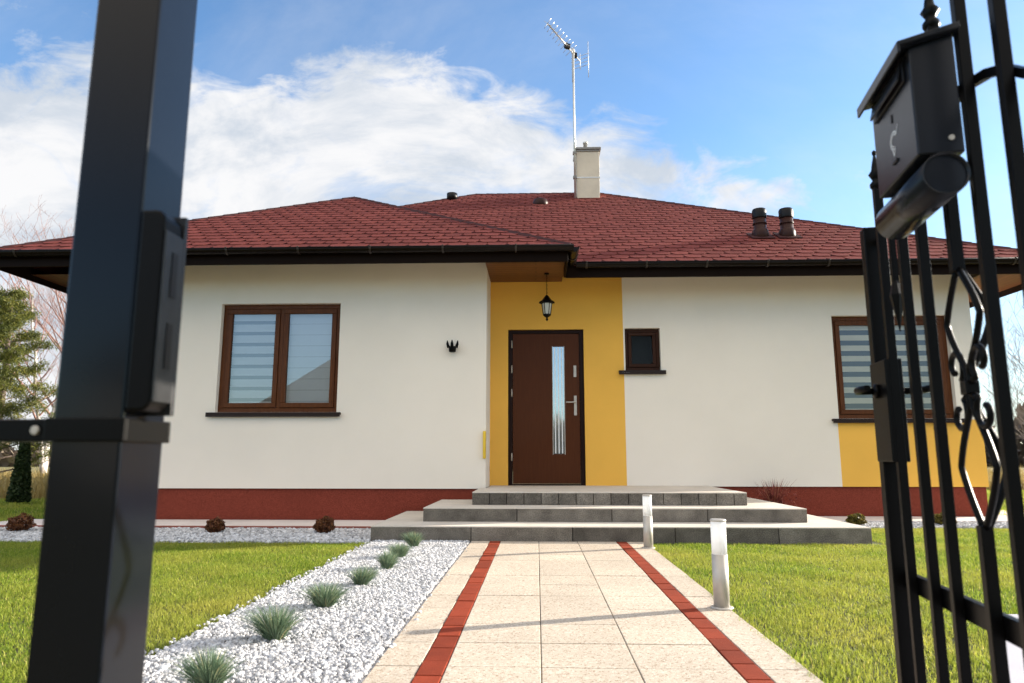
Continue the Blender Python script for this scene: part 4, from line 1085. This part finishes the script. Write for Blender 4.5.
# big cloud bank: upper outline and lower outline as functions of the sideways tangent
top = curve(ca, [(-2, .62), (-.85, .62), (-.72, .645), (-.60, .60), (-.46, .585), (-.33, .61), (-.20, .62), (-.10, .59), (0, .535), (.12, .50), (.24, .455), (.34, .415), (.42, .39), (2, .38)])
bot = curve(ca, [(-2, .0), (-.85, .0), (-.3, .22), (-.12, .30), (.0, .345), (.12, .375), (.22, .385), (.34, .385), (.42, .40), (2, .40)])
nz = mth('SUBTRACT', mth('ADD', mth('MULTIPLY', n_big, .5), mth('MULTIPLY', n_fine, .5)), .5)
d_top = mth('ADD', mth('SUBTRACT', top, cb), mth('MULTIPLY', nz, .42))
d_bot = mth('ADD', mth('SUBTRACT', cb, bot), mth('MULTIPLY', nz, .46))
bank = mth('MULTIPLY', smooth(d_top, -.02, .06), smooth(d_bot, -.085, .045))
holes = mth('MULTIPLY', smooth(noise(5.5, 9, .62, .8, (1, 6, 3)), .50, .66), smooth(cb, .56, .36))
bank = mth('MULTIPLY', bank, mth('SUBTRACT', 1.0, mth('MULTIPLY', holes, .40)))
# thin wisps elsewhere, high in the sky
wisp = mth('MULTIPLY', smooth(n_wisp, .50, .72), mth('MULTIPLY', smooth(ca, .05, -.35), .65))
veil = mth('MULTIPLY', smooth(noise(1.3, 7, .6, .6, (2, 9, 1)), .42, .75), .22)
low = mth('MULTIPLY', smooth(cb, .54, .0), mth('ADD', .45, mth('MULTIPLY', smooth(n_big, .35, .65), .35)))
fac = mth('MAXIMUM', mth('MAXIMUM', bank, wisp), mth('MAXIMUM', low, veil), True)
back = smooth(sp.outputs[1], -.05, .12)
high = mth('MULTIPLY', smooth(sp.outputs[2], .18, .60), mth('ADD', .62, mth('MULTIPLY', smooth(noise(1.6, 7, .6, .5, (4, 4, 7)), .35, .65), .36)))  # unseen warm cloud behind the camera, added to light the house front
fm = node(nt, 'ShaderNodeMix', data_type='FLOAT'); L(back, fm.inputs[0]); L(mth('MAXIMUM', high, .12), fm.inputs[2]); L(fac, fm.inputs[3]); fac = fm.outputs[0]
shade = node(nt, 'ShaderNodeMix', data_type='RGBA'); L(smooth(noise(4.2, 9, .62, .5, (5, 2, 3)), .34, .62), shade.inputs[0])
SKYG = 1.0
shade.inputs[6].default_value = (2.35, 2.6, 2.95, 1); shade.inputs[7].default_value = (3.6, 3.6, 3.65, 1)
mx = node(nt, 'ShaderNodeMix', data_type='RGBA'); L(fac, mx.inputs[0]); gr = node(nt, 'ShaderNodeMix', data_type='RGBA', blend_type='MULTIPLY'); gr.inputs[0].default_value = 1; gr.inputs[7].default_value = (.74, .95, 1.14, 1)
L(sky.outputs[0], gr.inputs[6]); L(gr.outputs[2], mx.inputs[6]); wm = node(nt, 'ShaderNodeMix', data_type='RGBA'); L(back, wm.inputs[0]); wm.inputs[6].default_value = (7.4, 6.6, 5.5, 1); L(shade.outputs[2], wm.inputs[7]); L(wm.outputs[2], mx.inputs[7])
L(mx.outputs[2], bg.inputs['Color']); bg.inputs['Strength'].default_value = .10

sd = bpy.data.lights.new('sun', 'SUN'); sd.energy = 5.0; sd.angle = R(.5); sd.color = (1.0, .90, .76)
so = bpy.data.objects.new('sun', sd); col.objects.link(so)
ae, aa = R(SUN_EL), R(SUN_AZ)
sv = Vector((math.sin(aa)*math.cos(ae), math.cos(aa)*math.cos(ae), math.sin(ae)))
so.rotation_euler = (-sv).to_track_quat('-Z', 'Y').to_euler(); so.location = sv*30

# ------------------------------------------------------------------ camera
cd = bpy.data.cameras.new('camera'); cam = bpy.data.objects.new('camera', cd); col.objects.link(cam)
cam.location = (0, 0, .82); cam.rotation_euler = (R(90+9.37), 0, R(2.018))
cd.sensor_width = 36; cd.lens = 700/1024*36; cd.clip_start = .05; cd.clip_end = 2000
cd.dof.use_dof = True; cd.dof.focus_distance = 7.5; cd.dof.aperture_fstop = 4.0
scene.camera = cam

scene.view_settings.view_transform = 'Standard'; scene.view_settings.look = 'None'; scene.view_settings.gamma = 1; scene.view_settings.exposure = 1.42
scene.view_settings.use_curve_mapping = False
scene.render.engine = 'CYCLES'
cy = scene.cycles; cy.use_denoising = True; cy.max_bounces = 6; cy.diffuse_bounces = 4; cy.glossy_bounces = 3; cy.transmission_bounces = 4; cy.transparent_max_bounces = 8
cy.sample_clamp_indirect = 6; cy.use_adaptive_sampling = True; cy.adaptive_threshold = .02
